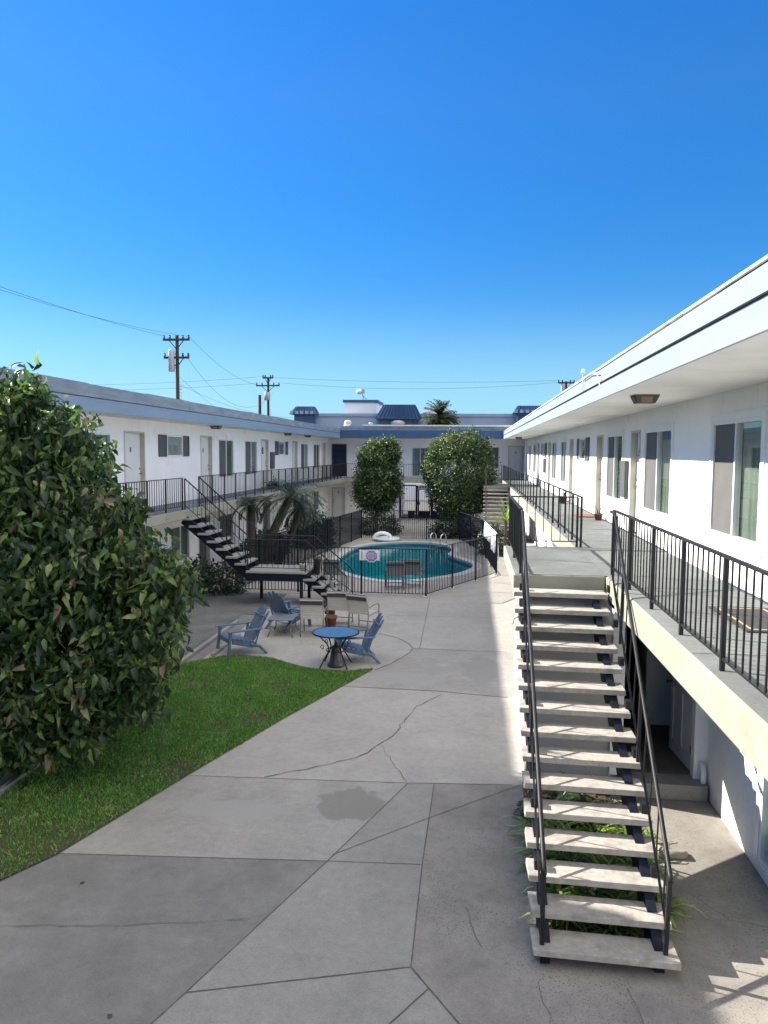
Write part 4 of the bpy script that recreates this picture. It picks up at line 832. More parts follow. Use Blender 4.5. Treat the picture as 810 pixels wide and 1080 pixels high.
def strapchair(label, loc, rot, ms='strap'):
    t = thing('strap_chair', label, 'chair', loc, rot, 'cream strap patio chairs', local=True)
    for s in (-1, 1):
        MB().tube([(s * .27, .34, .0), (s * .27, .26, .40), (s * .27, .30, .62), (s * .27, .42, .93)], .014, 8).build('side_frame', M['alu'], t, smooth=True)
        MB().tube([(s * .29, .27, .60), (s * .30, .0, .64), (s * .30, -.22, .63), (s * .29, -.27, .56), (s * .28, -.28, .0)], .014, 8).build('arm', M['alu'], t, smooth=True)
        MB().tube([(s * .27, .26, .40), (s * .27, -.27, .42)], .014, 8).build('seat_rail', M['alu'], t)
    MB().tube([(-.27, .42, .93), (.27, .42, .93)], .014, 8).build('top_rail', M['alu'], t); MB().tube([(-.27, .32, .12), (.27, .32, .12)], .012, 8).build('stretcher', M['alu'], t); MB().tube([(-.28, -.28, .13), (.28, -.28, .13)], .012, 8).build('stretcher', M['alu'], t)
    b = MB()
    for i in range(8):
        k = i / 9.0; z = .42 + .51 * (i + .5) / 9.2; y = .262 + (.04 * (z - .42) / .2 if z < .62 else .04 + .12 * (z - .62) / .31)
        if i in (7,): continue
        b.box(-.272, .272, y - .016, y + .016, z - .023, z + .023)
    b.build('back_straps', M[ms], t)
    z = .835; MB().box(-.275, .275, .350, .376, z - .065, z + .02).box(-.275, .275, .376, .402, z - .055, z + .035).build('headband', M['strapdark'], t); MB().box(-.274, .274, .405, .43, .885, .93).build('back_straps', M[ms], t)
    b = MB()
    for i in range(8): y = -.25 + i * .063; b.box(-.272, .272, y, y + .05, .412, .432)
    b.build('seat_straps', M[ms], t)
    return t
C1 = strapchair('cream strap chair with its back to the camera beside the low table', (-3.74, 18.05, 0), math.radians(180 + 3))
SCG = 'cream strap patio chairs'
dup(C1, (-3.28, 19.12, 0), math.radians(180 + 2), 'cream strap chair between the other two outside the fence'); dup(C1, (-2.62, 18.75, 0), math.radians(180 - 20), 'cream strap chair turned aside behind the round glass table')
C2 = strapchair('grey strap chair inside the pool fence behind the stair foot', (-4.45, 24.6, 0), math.radians(180), 'greystrap')
dup(C2, (-2.42, 24.55, 0), math.radians(188), 'grey strap chair inside the pool fence below the octagonal notice'); dup(C2, (-1.85, 25.0, 0), math.radians(176), 'grey strap chair inside the pool fence close to its corner')
# low square table
LT = thing('low_table', 'low square slate topped table with curved metal legs', 'table', (-4.47, 17.95, 0), math.radians(2), local=True)
b = MB(); b.box(-.31, .31, -.40, .40, .405, .43); b.build('table_top', M['slattop'], LT, bevel=.01)
for sx in (-1, 1):
    for sy in (-1, 1): MB().tube([(sx * .27, sy * .34, .405), (sx * .25, sy * .32, .28), (sx * .24, sy * .32, .14), (sx * .30, sy * .38, .0)], .016, 8).build('leg', M['alu'], LT, smooth=True)
for sy in (-1, 1): MB().tube([(-.25, sy * .32, .25), (0, sy * .30, .18), (.25, sy * .32, .25)], .01, 6).build('brace', M['alu'], LT, smooth=True)
# round glass table with scroll legs, umbrella base below
RT = thing('round_table', 'round glass patio table on scrolled iron legs', 'table', (-2.72, 15.35, 0), 0, local=True)
MB().lathe([(.0, .700), (.455, .700), (.465, .705), (.465, .712), (.455, .716), (0, .716)], n=40).build('table_top', M['tableglass'], RT); MB().tube([(.47 * math.cos(t), .47 * math.sin(t), .705) for t in np.linspace(0, 2 * math.pi, 41)], .016, 8, caps=False).build('rim', M['iron'], RT, smooth=True)
for k in range(4):
    a = math.pi / 4 + k * math.pi / 2; c, s_ = math.cos(a), math.sin(a)
    pr = [(.40, .69), (.34, .62), (.22, .50), (.17, .40), (.20, .30), (.28, .20), (.34, .10), (.40, .015)]
    MB().tube([(r * c, r * s_, z) for r, z in pr], .014, 8).build('leg', M['iron'], RT, smooth=True)
    sc_ = [(.33 + .05 * math.cos(t) * (1 - t / 9), .44 + .06 * math.sin(t) * (1 - t / 9)) for t in np.linspace(0, 6.5, 16)]; MB().tube([(r * c, r * s_, z) for r, z in sc_], .008, 6).build('scroll', M['iron'], RT, smooth=True)
MB().tube([(.2 * math.cos(t), .2 * math.sin(t), .34) for t in np.linspace(0, 2 * math.pi, 25)], .010, 6, caps=False).build('brace_ring', M['iron'], RT, smooth=True)
tag(MB().lathe([(.17, 0), (.18, .04), (.13, .10), (.10, .30), (.085, .42), (.03, .44), (.03, .5), (.0, .5)], (-2.72, 15.35, 0), 18).build('umbrella_base', M['darkpot'], smooth=True), 'dark umbrella base standing under the round glass table', 'umbrella base')

# ------------------------------------------------------------------ foliage tools
LEAF8 = [(0, 1, 2), (0, 3, 1), (1, 4, 5, 2), (1, 3, 6, 4), (4, 7, 5), (4, 6, 7)]
def leaves(P0, D, N, L, W, curl=.35, fold=.25):
    """curved folded leaves; P0 base, D direction, N rough normal; arrays"""
    n = len(P0); D = D / np.linalg.norm(D, axis=1, keepdims=True); S = np.cross(D, N); S /= np.linalg.norm(S, axis=1, keepdims=True) + 1e-9; U = np.cross(S, D)
    L = L[:, None]; W = W[:, None]; V = np.zeros((n, 8, 3)); c = curl * rng.uniform(.3, 1.6, n)[:, None]
    m1 = P0 + D * L * .36 - U * L * c * .10; m2 = P0 + D * L * .72 - U * L * c * .38; t = P0 + D * L * .97 - U * L * c * .85
    V[:, 0] = P0; V[:, 1] = m1; V[:, 2] = m1 - S * W * .5 + U * W * fold; V[:, 3] = m1 + S * W * .5 + U * W * fold
    V[:, 4] = m2; V[:, 5] = m2 - S * W * .38 + U * W * fold * .7; V[:, 6] = m2 + S * W * .38 + U * W * fold * .7; V[:, 7] = t
    return V
def unit(n): v = rng.normal(size=(n, 3)); return v / np.linalg.norm(v, axis=1, keepdims=True)
def blob_twigs(blobs, per_m2, shell=(.72, 1.05)):
    """twig tips spread through the outer part of a union of ellipsoids"""
    out = []
    for (c, r) in blobs:
        c = np.array(c); r = np.array(r if hasattr(r, '__len__') else (r, r, r)); n = int(per_m2 * 12.6 * (r[0] * r[1] + r[1] * r[2] + r[0] * r[2]) / 3)
        u = unit(n); k = rng.uniform(shell[0], shell[1], n)[:, None]; p = c + u * k * r
        keep = np.ones(n, bool)
        for (c2, r2) in blobs:
            r2 = np.array(r2 if hasattr(r2, '__len__') else (r2, r2, r2)); c2 = np.array(c2)
            if np.allclose(c2, c) or r2.max() < .36: continue
            keep &= (np.linalg.norm((p - c2) / r2, axis=1) > .62)
        out.append(np.concatenate([p[keep], u[keep]], 1))
    return np.concatenate(out)
def obj_from(me, name, parent=None):
    o = bpy.data.objects.new(name, me); COL.objects.link(o)
    if parent: o.parent = parent
    return o
def shift(V, t): return V - np.array(t)

# ------------------------------------------------------------------ leafy tree in the left foreground
def near_tree():
    loc = (-6.75, 9.9, 0); t = thing('leafy_tree', 'broad leafy tree in the left foreground with drooping dark green leaves', 'tree', loc)
    # crown outline taken as lobes: pixel centre, pixel radius, distance
    lob = [((5, 470), 92, 10.3), ((40, 514), 66, 9.9), ((20, 600), 120, 9.7), ((88, 600), 80, 9.7), ((158, 612), 46, 9.6), ((100, 680), 84, 9.5), ((155, 670), 50, 9.5), ((30, 715), 74, 9.2), ((182, 615), 34, 9.6), ((8, 418), 44, 10.4),
           ((-80, 560), 130, 9.8), ((-70, 460), 90, 10.4), ((-60, 690), 100, 9.4), ((95, 735), 48, 9.3), ((128, 540), 22, 9.8), ((74, 458), 24, 9.9), ((25, 765), 42, 9.2), ((72, 768), 30, 9.2), ((-30, 750), 60, 9.2), ((135, 715), 40, 9.4)]
    yaw, pitch, roll, f = math.radians(6.480), math.radians(4.486), .0076, 812.
    F = np.array([-math.sin(yaw) * math.cos(pitch), math.cos(yaw) * math.cos(pitch), -math.sin(pitch)]); r0 = np.cross(F, [0, 0, 1]); r0 /= np.linalg.norm(r0); u0 = np.cross(r0, F)
    r = math.cos(roll) * r0 + math.sin(roll) * u0; u = math.cos(roll) * u0 - math.sin(roll) * r0
    blobs = []
    for (px, py), pr, y in lob:
        d = (px - 405) / f * r - (py - 540) / f * u + F; k = y / d[1]; c = np.array([0, 0, EYE]) + d * k; rad = pr / f * y * .84
        blobs.append((c, (rad, rad * 1.1, rad)))
        if pr > 60: blobs.append((c + np.array([-.25, 1.5, -.1]), (rad, rad, rad * .95)))
    for (c, r_) in list(blobs):                                      # small side sprays that roughen the outline
        for j in range(7):
            d = unit(1)[0]; d[1] = -abs(d[1]) * .6; d[2] = d[2] * .9 + .05; q = rng.uniform(.10, .26); blobs.append((np.array(c) + d * np.array(r_) * rng.uniform(.85, 1.05), (q, q, q * .8)))
    tw = blob_twigs(blobs, 17, (.45, 1.0)); n = len(tw)
    # leaves hang in sprays along each twig
    k = 9; P0 = np.repeat(tw[:, :3], k, 0); O = np.repeat(tw[:, 3:], k, 0); N_ = len(P0)
    tone = np.repeat(rng.random(n), k)
    P0 = P0 + rng.normal(0, .085, (N_, 3)) - np.array([0, 0, .03]); D = O * .55 + rng.normal(0, .55, (N_, 3)) + np.array([0, 0, -.75]); Nn = O * .6 + np.array([0, 0, .5]) + rng.normal(0, .6, (N_, 3))
    L = rng.uniform(.075, .19, N_); V = leaves(P0, D, Nn, L, L * rng.uniform(.42, .56, N_), curl=1.0, fold=.26)
    cr = obj_from(meshnp('crown', shift(V, loc), LEAF8, M['leaf_ficus'], smooth=True), 'crown', t)
    # a few loose shoots that break the outline
    b = MB(); b.tube([(-6.75, 9.9, 0), (-6.7, 9.92, .6), (-6.6, 9.9, 1.2), (-6.5, 9.95, 1.7)], [.16, .13, .12, .11], 10)
    for (c, rr) in [q for q in blobs if q[1][0] > .36]:
        s = Vector((-6.58, 9.92, random.uniform(1.0, 1.7))); e = Vector(c); mid = s.lerp(e, .5) + Vector((0, 0, .25)); b.tube([s, mid, e], [.06, .04, .012], 6)
    for i in rng.choice(n, 380, replace=False):
        tip = Vector(tw[i, :3]); cs = min([q for q in blobs if q[1][0] > .36], key=lambda q: (Vector(q[0]) - tip).length); b.tube([Vector(cs[0]).lerp(tip, .25), Vector(cs[0]).lerp(tip, .65) + Vector((0, 0, .05)), tip], [.010, .006, .002], 4, caps=False)
    b.build('trunk', M['bark'], t, smooth=True)
near_tree()

# ------------------------------------------------------------------ clipped round trees and shrubs
def clump_tree(name, label, cat, loc, blobs, per, lsize, m, trunk=None, group=None, k=7, shell=(.8, 1.04), spread=.12):
    t = thing(name, label, cat, loc, 0, group)
    if trunk:
        for (c, r_) in list(blobs):
            for j in range(9):
                d = unit(1)[0]; q = rng.uniform(.10, .28); blobs = blobs + [(np.array(c) + d * np.array(r_) * rng.uniform(.92, 1.1), (q, q, q))]
    tw = blob_twigs(blobs, per, shell); n = len(tw); P0 = np.repeat(tw[:, :3], k, 0); O = np.repeat(tw[:, 3:], k, 0); N_ = len(P0)
    P0 = P0 + rng.normal(0, spread, (N_, 3)); P0[:, 2] = np.maximum(P0[:, 2], .03); D = O + rng.normal(0, .7, (N_, 3)) + np.array([0, 0, .1]); L = rng.uniform(.6, 1.3, N_) * lsize
    V = leaves(P0, D, O + rng.normal(0, .6, (N_, 3)) + np.array([0, 0, .5]), L, L * .5)
    obj_from(meshnp('crown' if trunk else 'foliage', shift(V, loc), LEAF8, m), 'crown' if trunk else 'foliage', t)
    # dark inner mass of twigs keeps the crown from being see-through all over
    b = MB()
    for c, r in blobs:
        c = Vector(c); r = Vector(r)
        if max(r) < .3: continue
        for i in range(26):
            d = Vector(unit(1)[0]); b.tube([c * 1.0, c + Vector((d.x * r.x, d.y * r.y, d.z * r.z)) * .85], [.02, .006], 4, caps=False)
    if trunk:
        for pts, rr in trunk: b.tube(pts, rr, 8)
    b.build('trunk' if trunk else 'stem', M['bark'], t)
    return t
clump_tree('round_tree', 'tall clipped tree left of the entry gate, dark below with a pale sunlit top', 'tree', (-5.2, 42, 0), [((-5.15, 42, 3.0), (1.15, 1.1, 1.75)), ((-5.25, 42, 2.1), (1.1, 1.05, 1.1)), ((-5.0, 41.9, 4.2), (.95, .9, .75)), ((-4.45, 41.9, 4.5), (.35, .4, .35))], 60, .12, M['leaf_round'],
           [([(-5.2, 42, 0), (-5.2, 42, 1.3), (-5.1, 42, 2.6)], [.12, .1, .05])], 'clipped trees before the entry')
clump_tree('round_tree', 'wide round clipped tree right of the entry gate, speckled with sun', 'tree', (-.65, 41, 0), [((-.65, 41, 3.4), (1.85, 1.6, 1.85)), ((-.6, 41, 2.3), (1.65, 1.5, 1.3)), ((-.5, 40.9, 4.4), (1.3, 1.2, 1.0)), ((-1.7, 40.8, 3.9), (.7, .7, .7))], 48, .12, M['leaf_round'],
           [([(-.65, 41, 0), (-.68, 41, 1.2), (-.6, 41, 2.6)], [.14, .12, .06])], 'clipped trees before the entry')
for nm, lab, c, r in [('shrub', 'dark clipped hedge shrub against the left wall beyond the palms', (-7.3, 35.0, .55), (.95, 1.6, .95)), ('shrub', 'low dark bush under the tall clipped tree', (-4.8, 40.6, .40), (1.1, .9, .6)), ('shrub', 'low dark bush at the foot of the round clipped tree', (-.9, 39.9, .35), (1.2, .8, .55)),
                      ('shrub', 'dark bush under the upper flight of the left staircase', (-7.6, 22.9, .35), (.6, .5, .55)), ('shrub', 'dark shrub behind the palm trunks by the left wall', (-8.2, 30.3, .45), (.7, 1.6, .65)), ('shrub', 'shadowed shrub beside the far staircase foot', (1.1, 33.6, .45), (.7, .8, .8)), ('shrub', 'low green shrub at the left wall by the kerb end', (-8.9, 24.2, .3), (.45, .8, .45)),
                      ('shrub', 'shrub showing between the bars right of the entry gate', (-1.3, 49.6, .6), (.7, .5, .6))]:
    clump_tree(nm, lab, 'shrub', (c[0], c[1], 0), [(c, r)], 34, .13, M['leaf_bush'], shell=(.7, 1.05))
clump_tree('red_shrub', 'reddish brown shrub growing under the right walkway past the landing', 'shrub', (2.5, 22, 0), [((2.35, 19.5, 1.0), (.28, .8, 1.0)), ((2.4, 21.5, .6), (.4, 1.0, .6))], 34, .13, M['leaf_red'], shell=(.5, 1.05))

# ------------------------------------------------------------------ strap-leaved and feathery plants
def blade_mesh(n, length, width, up=(.3, 1.2), droop=1.0, base_r=.08, seg=5):
    V = np.zeros((n, (seg + 1) * 2, 3)); az = rng.uniform(0, 2 * np.pi, n); el = rng.uniform(up[0], up[1], n); L = length * rng.uniform(.6, 1.15, n); br = rng.uniform(0, base_r, n)
    x = np.cos(az) * br; y = np.sin(az) * br; z = np.zeros(n); e = el.copy()
    for s in range(seg + 1):
        t = s / seg; w = width * (1 - t) ** .6 * (0.6 + 0.4 * min(1, t * 4)) * .5; w = max(w, .001)
        V[:, 2 * s] = np.stack([x - np.sin(az) * w, y + np.cos(az) * w, z], 1); V[:, 2 * s + 1] = np.stack([x + np.sin(az) * w, y - np.cos(az) * w, z], 1)
        st = L / seg; x = x + np.cos(az) * np.cos(e) * st; y = y + np.sin(az) * np.cos(e) * st; z = z + np.sin(e) * st; e = e - droop * rng.uniform(.6, 1.3, n) / seg * 1.6
    V[:, :, 2] = np.maximum(V[:, :, 2], .012)
    return V, [(2 * s, 2 * s + 1, 2 * s + 3, 2 * s + 2) for s in range(seg)]
def blade_plant(name, label, cat, loc, n, length, width, m, group=None, **k):
    V, F_ = blade_mesh(n, length, width, **k); o = obj_from(meshnp(name, V, F_, m), name); o.location = loc; return tag(o, label, cat, group)
def frond_mesh(nf, length, leaflets=26, ll=.3, up=(-.1, 1.3), droop=1.4, w=.016):
    out = []
    for i in range(nf):
        az = 2.4 * i + rng.uniform(-.2, .2); e = rng.uniform(*up); L = length * rng.uniform(.8, 1.1); p = np.zeros(3); pts = []; ee = e
        for s in range(13): pts.append((p.copy(), ee)); st = L / 12; p = p + np.array([math.cos(az) * math.cos(ee), math.sin(az) * math.cos(ee), math.sin(ee)]) * st; ee -= droop / 12
        side = np.array([-math.sin(az), math.cos(az), 0])
        for s in range(12):                                         # midrib pieces
            a, b_ = pts[s][0], pts[s + 1][0]; ww = .010 * (1 - s / 14); out.append([a - side * ww, a + side * ww, b_ + side * ww * .9, b_ - side * ww * .9])
        for j in range(leaflets):
            t = (j + 1) / (leaflets + 1); k_ = min(11, int(t * 12)); a = pts[k_][0] + (pts[k_ + 1][0] - pts[k_][0]) * (t * 12 - k_); ee = pts[k_][1]
            f = np.array([math.cos(az) * math.cos(ee), math.sin(az) * math.cos(ee), math.sin(ee)]); l = ll * math.sin(math.pi * (t * .85 + .13)) ** .7 * rng.uniform(.85, 1.1)
            for sg in (-1, 1):
                d = side * sg * .8 + f * .65 + np.array([0, 0, .25 - .5 * rng.random()]); d /= np.linalg.norm(d); tip = a + d * l - np.array([0, 0, l * .25]); mid = a + d * l * .5; q = np.cross(d, [0, 0, 1]); q /= np.linalg.norm(q) + 1e-6
                out.append([a, mid + q * w * .5, tip, mid - q * w * .5])
    return np.array(out), [(0, 1, 2, 3)]
BED = 'green strap leaf plants in the bed under the near stairs'
spots = [(.92, 7.45, .42, 26), (1.35, 7.2, .42, 24), (1.05, 7.7, .5, 26), (1.75, 7.55, .45, 24), (.84, 8.1, .42, 24), (1.45, 8.0, .5, 26), (1.8, 7.95, .42, 24), (1.2, 8.4, .55, 26), (.85, 8.75, .5, 24), (1.85, 7.35, .45, 22), (1.0, 7.15, .35, 20), (1.65, 7.1, .36, 20), (1.1, 8.05, .55, 26), (1.75, 8.35, .55, 26), (1.5, 8.75, .5, 26), (.95, 8.45, .5, 26), (1.55, 7.35, .45, 24), (1.2, 7.45, .45, 24), (.85, 7.1, .35, 20), (1.85, 8.75, .45, 22), (1.35, 6.98, .3, 18)]
for i, (x, y, l, n) in enumerate(spots):
    far_left = i in (0, 4)
    blade_plant('strap_leaf_plant', 'bright yellow green strap leaf plant poking out left of the near stairs' if i == 4 else 'green strap leaf plant crowded in the bed under the near stairs', 'plant', (x, y, .02), n + 14, l, .042, M['leaf_strap'], BED, up=(.35, 1.35), droop=1.3)
for i, (x, y, lab) in enumerate([(1.1, 9.35, 'dark feathery fern behind the upper treads of the near stairs'), (1.5, 9.15, 'dark feathery fern under the near stairs on the side of the open door'), (.98, 9.2, 'dark feathery fern at the wall corner left under the near stairs')]):
    V, F_ = frond_mesh(15, (.62, .5, .36)[i], 24, .17, (.35, 1.3), 1.3, .028); o = obj_from(meshnp('fern', V, F_, M['leaf_fern']), 'fern'); o.location = (x, y, .02); tag(o, lab, 'fern', 'ferns in the bed under the near stairs')
b = MB(); b.poly([(.72, 6.95), (1.3, 6.85), (1.80, 6.95), (1.9, 7.4), (1.88, 8.3), (1.82, 9.0), (1.84, 10.14), (.74, 10.14), (.70, 8.8), (.73, 7.8)], .012); struct(b, 'planting_bed', M['soil'])
b = MB(); b.tube([(1.86, 9.5, .0), (1.95, 8.75, .02), (2.18, 8.42, .035), (2.36, 8.42, .03), (2.42, 8.52, .0)], [.05, .06, .06, .05, .03], 8); tag(b.build('bed_edging', M['treadc'], smooth=True), 'short curved concrete edging beside the bed under the near stairs', 'edging')
# leaf litter in the bed
n = 900; P0 = np.stack([rng.uniform(.74, 1.84, n), rng.uniform(6.95, 10, n), np.full(n, .018) + rng.random(n) * .012], 1); D = unit(n); D[:, 2] *= .15; V = leaves(P0, D, np.tile([0, 0, 1.], (n, 1)) + .2 * unit(n), rng.uniform(.03, .08, n), rng.uniform(.015, .035, n))
o = obj_from(meshnp('leaf_litter', V, LEAF8, M['leaf_red']), 'leaf_litter'); o['kind'] = 'stuff'
n = 45; P0 = np.stack([rng.normal(-5.0, .9, n), rng.normal(10.2, 2.0, n), np.full(n, .045)], 1); P0[:, 2] = np.where(inside(LAWN, P0[:, 0], P0[:, 1]), .055, .012); D = unit(n); D[:, 2] *= .1; V = leaves(P0, D, np.tile([0, 0, 1.], (n, 1)) + .3 * unit(n), rng.uniform(.04, .10, n), rng.uniform(.02, .045, n))
o = obj_from(meshnp('fallen_leaves', V, LEAF8, M['leaf_red']), 'fallen_leaves'); o['kind'] = 'stuff'
# yucca-like plant by the far stairs
YC = thing('spiky_plant', 'yellow green spiky plant in the sun before the far staircase', 'plant', (1.45, 32.5, 0))
V, F_ = blade_mesh(70, 1.25, .06, up=(-.1, 1.4), droop=.9, base_r=.12); V += np.array([0, 0, 1.55]); obj_from(meshnp('crown', V, F_, M['leaf_strap']), 'crown', YC); b = MB(); b.tube([(1.45, 32.5, 0), (1.43, 32.52, .8), (1.45, 32.5, 1.6)], [.07, .06, .06], 8); b.build('stem', M['palmbark'], YC)

# ------------------------------------------------------------------ palms by the left stairs
def palm(label, base, head, r, nf, fl, lean=(0, 0)):
    t = thing('pygmy_palm', label, 'palm', base, 0, 'small palms by the left wall'); B = Vector(base); H = Vector(head); mid = B.lerp(H, .5) + Vector((lean[0], lean[1], 0)); n = 9; pts = []; rr = []
    for i in range(n + 1): u = i / n; pts.append(B * (1 - u) ** 2 + mid * 2 * u * (1 - u) + H * u * u); rr.append(r * (1.15 - .25 * u) * (1 + .08 * (i % 2)))
    MB().tube(pts, rr, 10).build('trunk', M['palmbark'], t, smooth=True)
    V, F_ = frond_mesh(nf, fl, 26, .32, (-.6, 1.35), 1.5, .026); V += np.array(H - B); obj_from(meshnp('crown', V, F_, M['leaf_palm']), 'crown', t)
palm('upright palm trunk closest to the left stair flight', (-7.7, 26.5, 0), (-7.75, 26.5, 2.5), .13, 20, .8)
palm('leaning palm with the largest crown of arching fronds', (-7.55, 27.0, 0), (-6.45, 27.0, 2.75), .15, 48, 1.4, (-.25, 0))
palm('thin leaning palm behind the larger palm crown', (-7.3, 28.2, 0), (-6.35, 28.2, 2.3), .11, 28, 1.05, (.15, 0))

# ------------------------------------------------------------------ pots and small things
def pot(name, label, loc, r, h, m, plant=None, n=16, l=.3, group=None):
    t = thing(name, label, 'potted plant', loc, 0, group, local=True); MB().lathe([(r * .7, 0), (r * .95, h * .85), (r * 1.08, h * .86), (r * 1.08, h), (r * .9, h), (r * .85, h * .85), (0, h * .84)], n=16).build('pot', M[m], t, smooth=True)
    if plant: V, F_ = blade_mesh(n, l, .03, up=(.5, 1.5), droop=.8, base_r=r * .5); V += np.array([0, 0, h * .85]); obj_from(meshnp('plant', V, F_, M[plant]), 'plant', t)
    return t
pot('potted_plant', 'straggly plant in a small clay pot by a sunlit upper door', (3.2, 19.9, SLAB), .11, .16, 'terracotta', 'leaf_fan', 14, .4)
pot('potted_plant', 'dark leafy pot plant on the right walkway against the rail line', (3.05, 26.2, SLAB), .14, .25, 'darkpot', 'leaf_fern', 26, .4)
pot('potted_plant', 'dark square looking pot with spiky leaves on the left walkway', (-8.75, 33.6, SLAB), .20, .34, 'darkpot', 'leaf_fern', 24, .5)
pot('potted_plant', 'small clay pot on the left walkway beside the dark pot', (-8.75, 32.7, SLAB), .14, .22, 'terracotta', 'leaf_fern', 12, .3)
pot('potted_plant', 'pale pot standing on the mid landing of the left staircase', (-4.75, 21.45, 1.001), .11, .2, 'ceramic', 'leaf_bush', 12, .3)
pot('potted_plant', 'dark tall pot with pale stems on the step below the landing', (-4.45, 21.95, .812), .12, .5, 'darkpot', 'leaf_fan', 14, .35)
pot('potted_plant', 'low pale pot further down the left staircase', (-4.05, 22.1, .422), .10, .2, 'ceramic', 'leaf_bush', 10, .25)
pot('potted_plant', 'terracotta pot on the ground between two cream chairs', (-3.42, 18.55, 0), .16, .34, 'terracotta')
pot('potted_plant', 'tall reddish pot behind the leftmost cream chair', (-3.52, 19.0, 0), .15, .55, 'terracotta', 'leaf_bush', 10, .3)
DM = thing('door_mat', 'charcoal door mat with a gold border on the near right walkway', 'door mat', (2.95, 8.2, SLAB)); MB().box(2.62, 3.24, 7.55, 8.75, SLAB + .0035, SLAB + .016).build('mat', M['matdark'], DM)
b = MB(); b.box(2.68, 3.18, 7.62, 7.645, SLAB + .0165, SLAB + .018).box(2.68, 3.18, 8.655, 8.68, SLAB + .0165, SLAB + .018).box(2.68, 2.705, 7.645, 8.655, SLAB + .0165, SLAB + .018).box(3.155, 3.18, 7.645, 8.655, SLAB + .0165, SLAB + .018); b.build('border', M['gold'], DM)
tag(MB().box(2.75, 3.33, 20.65, 21.5, SLAB + .0035, SLAB + .03).build('door_mat', M['brickmat']), 'brick red door mat before a sunlit upper door', 'door mat')
# roof fittings
RV = thing('roof_vent', 'white goosenecked roof vent at the left end of the far roof', 'roof vent', (-8.2, 50.0, 5.86))
MB().tube([(-8.2, 50, 5.86), (-8.2, 50, 6.15), (-8.15, 49.9, 6.28), (-8.0, 49.7, 6.26)], [.16, .16, .16, .19], 12).build('duct', M['roofcap'], RV, smooth=True); MB().lathe([(.0, 0), (.14, 0), (.14, .01), (0, .01)], (-7.98, 49.69, 6.25), 12).build('mouth', M['dark'], RV)
RV2 = thing('roof_vent', 'small capped pipe on the far roof beside the goosenecked vent', 'roof vent', (-6.6, 50.0, 5.86)); MB().lathe([(.07, 0), (.07, .34), (.14, .34), (.12, .42), (0, .45)], (-6.6, 50, 5.86), 12).build('pipe', M['can'], RV2, smooth=True)

# ------------------------------------------------------------------ beyond the courtyard
NB = thing('far_building', 'long pale building beyond the far roof with blue metal awnings', 'building', (-4, 84, 0))
b = MB(); b.box(-18, 14, 80, 92, 0, 8.05); b.build('wall', M['farwall'], NB); b = MB(); b.box(-18.1, 14.1, 79.9, 92, 8.05, 8.35); b.build('parapet', M['farwall'], NB)
b = MB(); b.box(-13.5, -10.1, 81, 86, 8.36, 9.55); b.build('penthouse', M['farwhite'], NB); b = MB(); b.box(-13.65, -9.95, 80.9, 86.1, 9.55, 9.83); b.build('penthouse_cap', M['trimblue'], NB)
b = MB(); b.box(-5.2, -2.5, 82, 86, 8.36, 9.0); b.build('roof_block', M['farwhite'], NB)
def awning(x0, x1, z0, z1, body=True, fl=.5):
    b = MB(); b.add([(x0, 78.6, z0), (x1, 78.6, z0), (x1 - fl, 79.6, z1), (x0 + fl, 79.6, z1), (x0, 80.6, z0), (x1, 80.6, z0), (x1 - fl, 80.4, z1), (x0 + fl, 80.4, z1)], [(0, 1, 2, 3), (4, 7, 6, 5), (0, 3, 7, 4), (1, 5, 6, 2), (3, 2, 6, 7), (0, 4, 5, 1)])
    n = max(3, int((x1 - x0) / .35))
    for i in range(1, n): t = i / n; b.bar((x0 + (x1 - x0) * t, 78.58, z0 + .01), (x0 + fl + (x1 - x0 - 2 * fl) * t, 79.58, z1), .04, .05)
    aw = b.build('awning', M['awning'], NB)
    b = MB(); s = MB(); k = max(2, int((x1 - x0) / .55))
    for i in range(k): x = x0 + .12 + (x1 - x0 - .24) * i / k; s.box(x, x + (x1 - x0) / k * .55, 78.52, 78.56, z0 + .02, z0 + .34)
    if body == 'scallop': s.build('scallop_trim', M['farwall'], aw)
    MB().box(x0 + .45, x1 - .45, 79.0, 80.2, z0 - 1.6, z0 - .01).build('dormer', M['trimblue'], aw)
awning(-18.9, -16.0, 8.2, 9.05, 'scallop'); awning(-9.95, -5.15, 7.75, 9.25, True, .75); awning(4.0, 8.2, 8.35, 9.15, 'scallop')
for x in (-9.0, -6.4): MB().box(x - .3, x + .3, 78.9, 79.0, 6.8, 7.7).build('window', M['shutter'], NB)
tag(MB().lathe([(.0, 0), (.6, .05), (.85, .35), (.6, .6), (0, .7)], (-7.6, 79.2, 7.0), 14).build('roof_dome', M['ceramic'], smooth=True), 'pale rounded vent dome below the largest blue awning', 'roof vent')
DS = thing('dish_antenna', 'white dish antenna on a mast on the far penthouse', 'antenna', (-11.7, 82, 9.83)); MB().tube([(-11.6, 82, 9.83), (-11.75, 82, 10.6)], .06, 6).build('mast', M['can'], DS); MB().tube([(-11.2, 82, 9.83), (-11.7, 82, 10.4)], .04, 5).build('strut', M['can'], DS)
b = MB(); vs = [(-12.0 + .24 * r * math.cos(t) * 1.5, 81.6 + .25 * (r * r), 10.75 + .27 * r * math.sin(t)) for r in (0, .5, 1) for t in np.linspace(0, 2 * math.pi, 16, endpoint=False)]; b.add(vs, [(i * 16 + j, i * 16 + (j + 1) % 16, (i + 1) * 16 + (j + 1) % 16, (i + 1) * 16 + j) for i in range(2) for j in range(16)]); dd_ = b.build('dish', M['floatw'], DS, flip=False); so = dd_.modifiers.new('thickness', 'SOLIDIFY'); so.thickness = .04
MB().box(-11.75, -11.45, 81.5, 81.9, 10.55, 11.0).build('receiver', M['can'], DS)
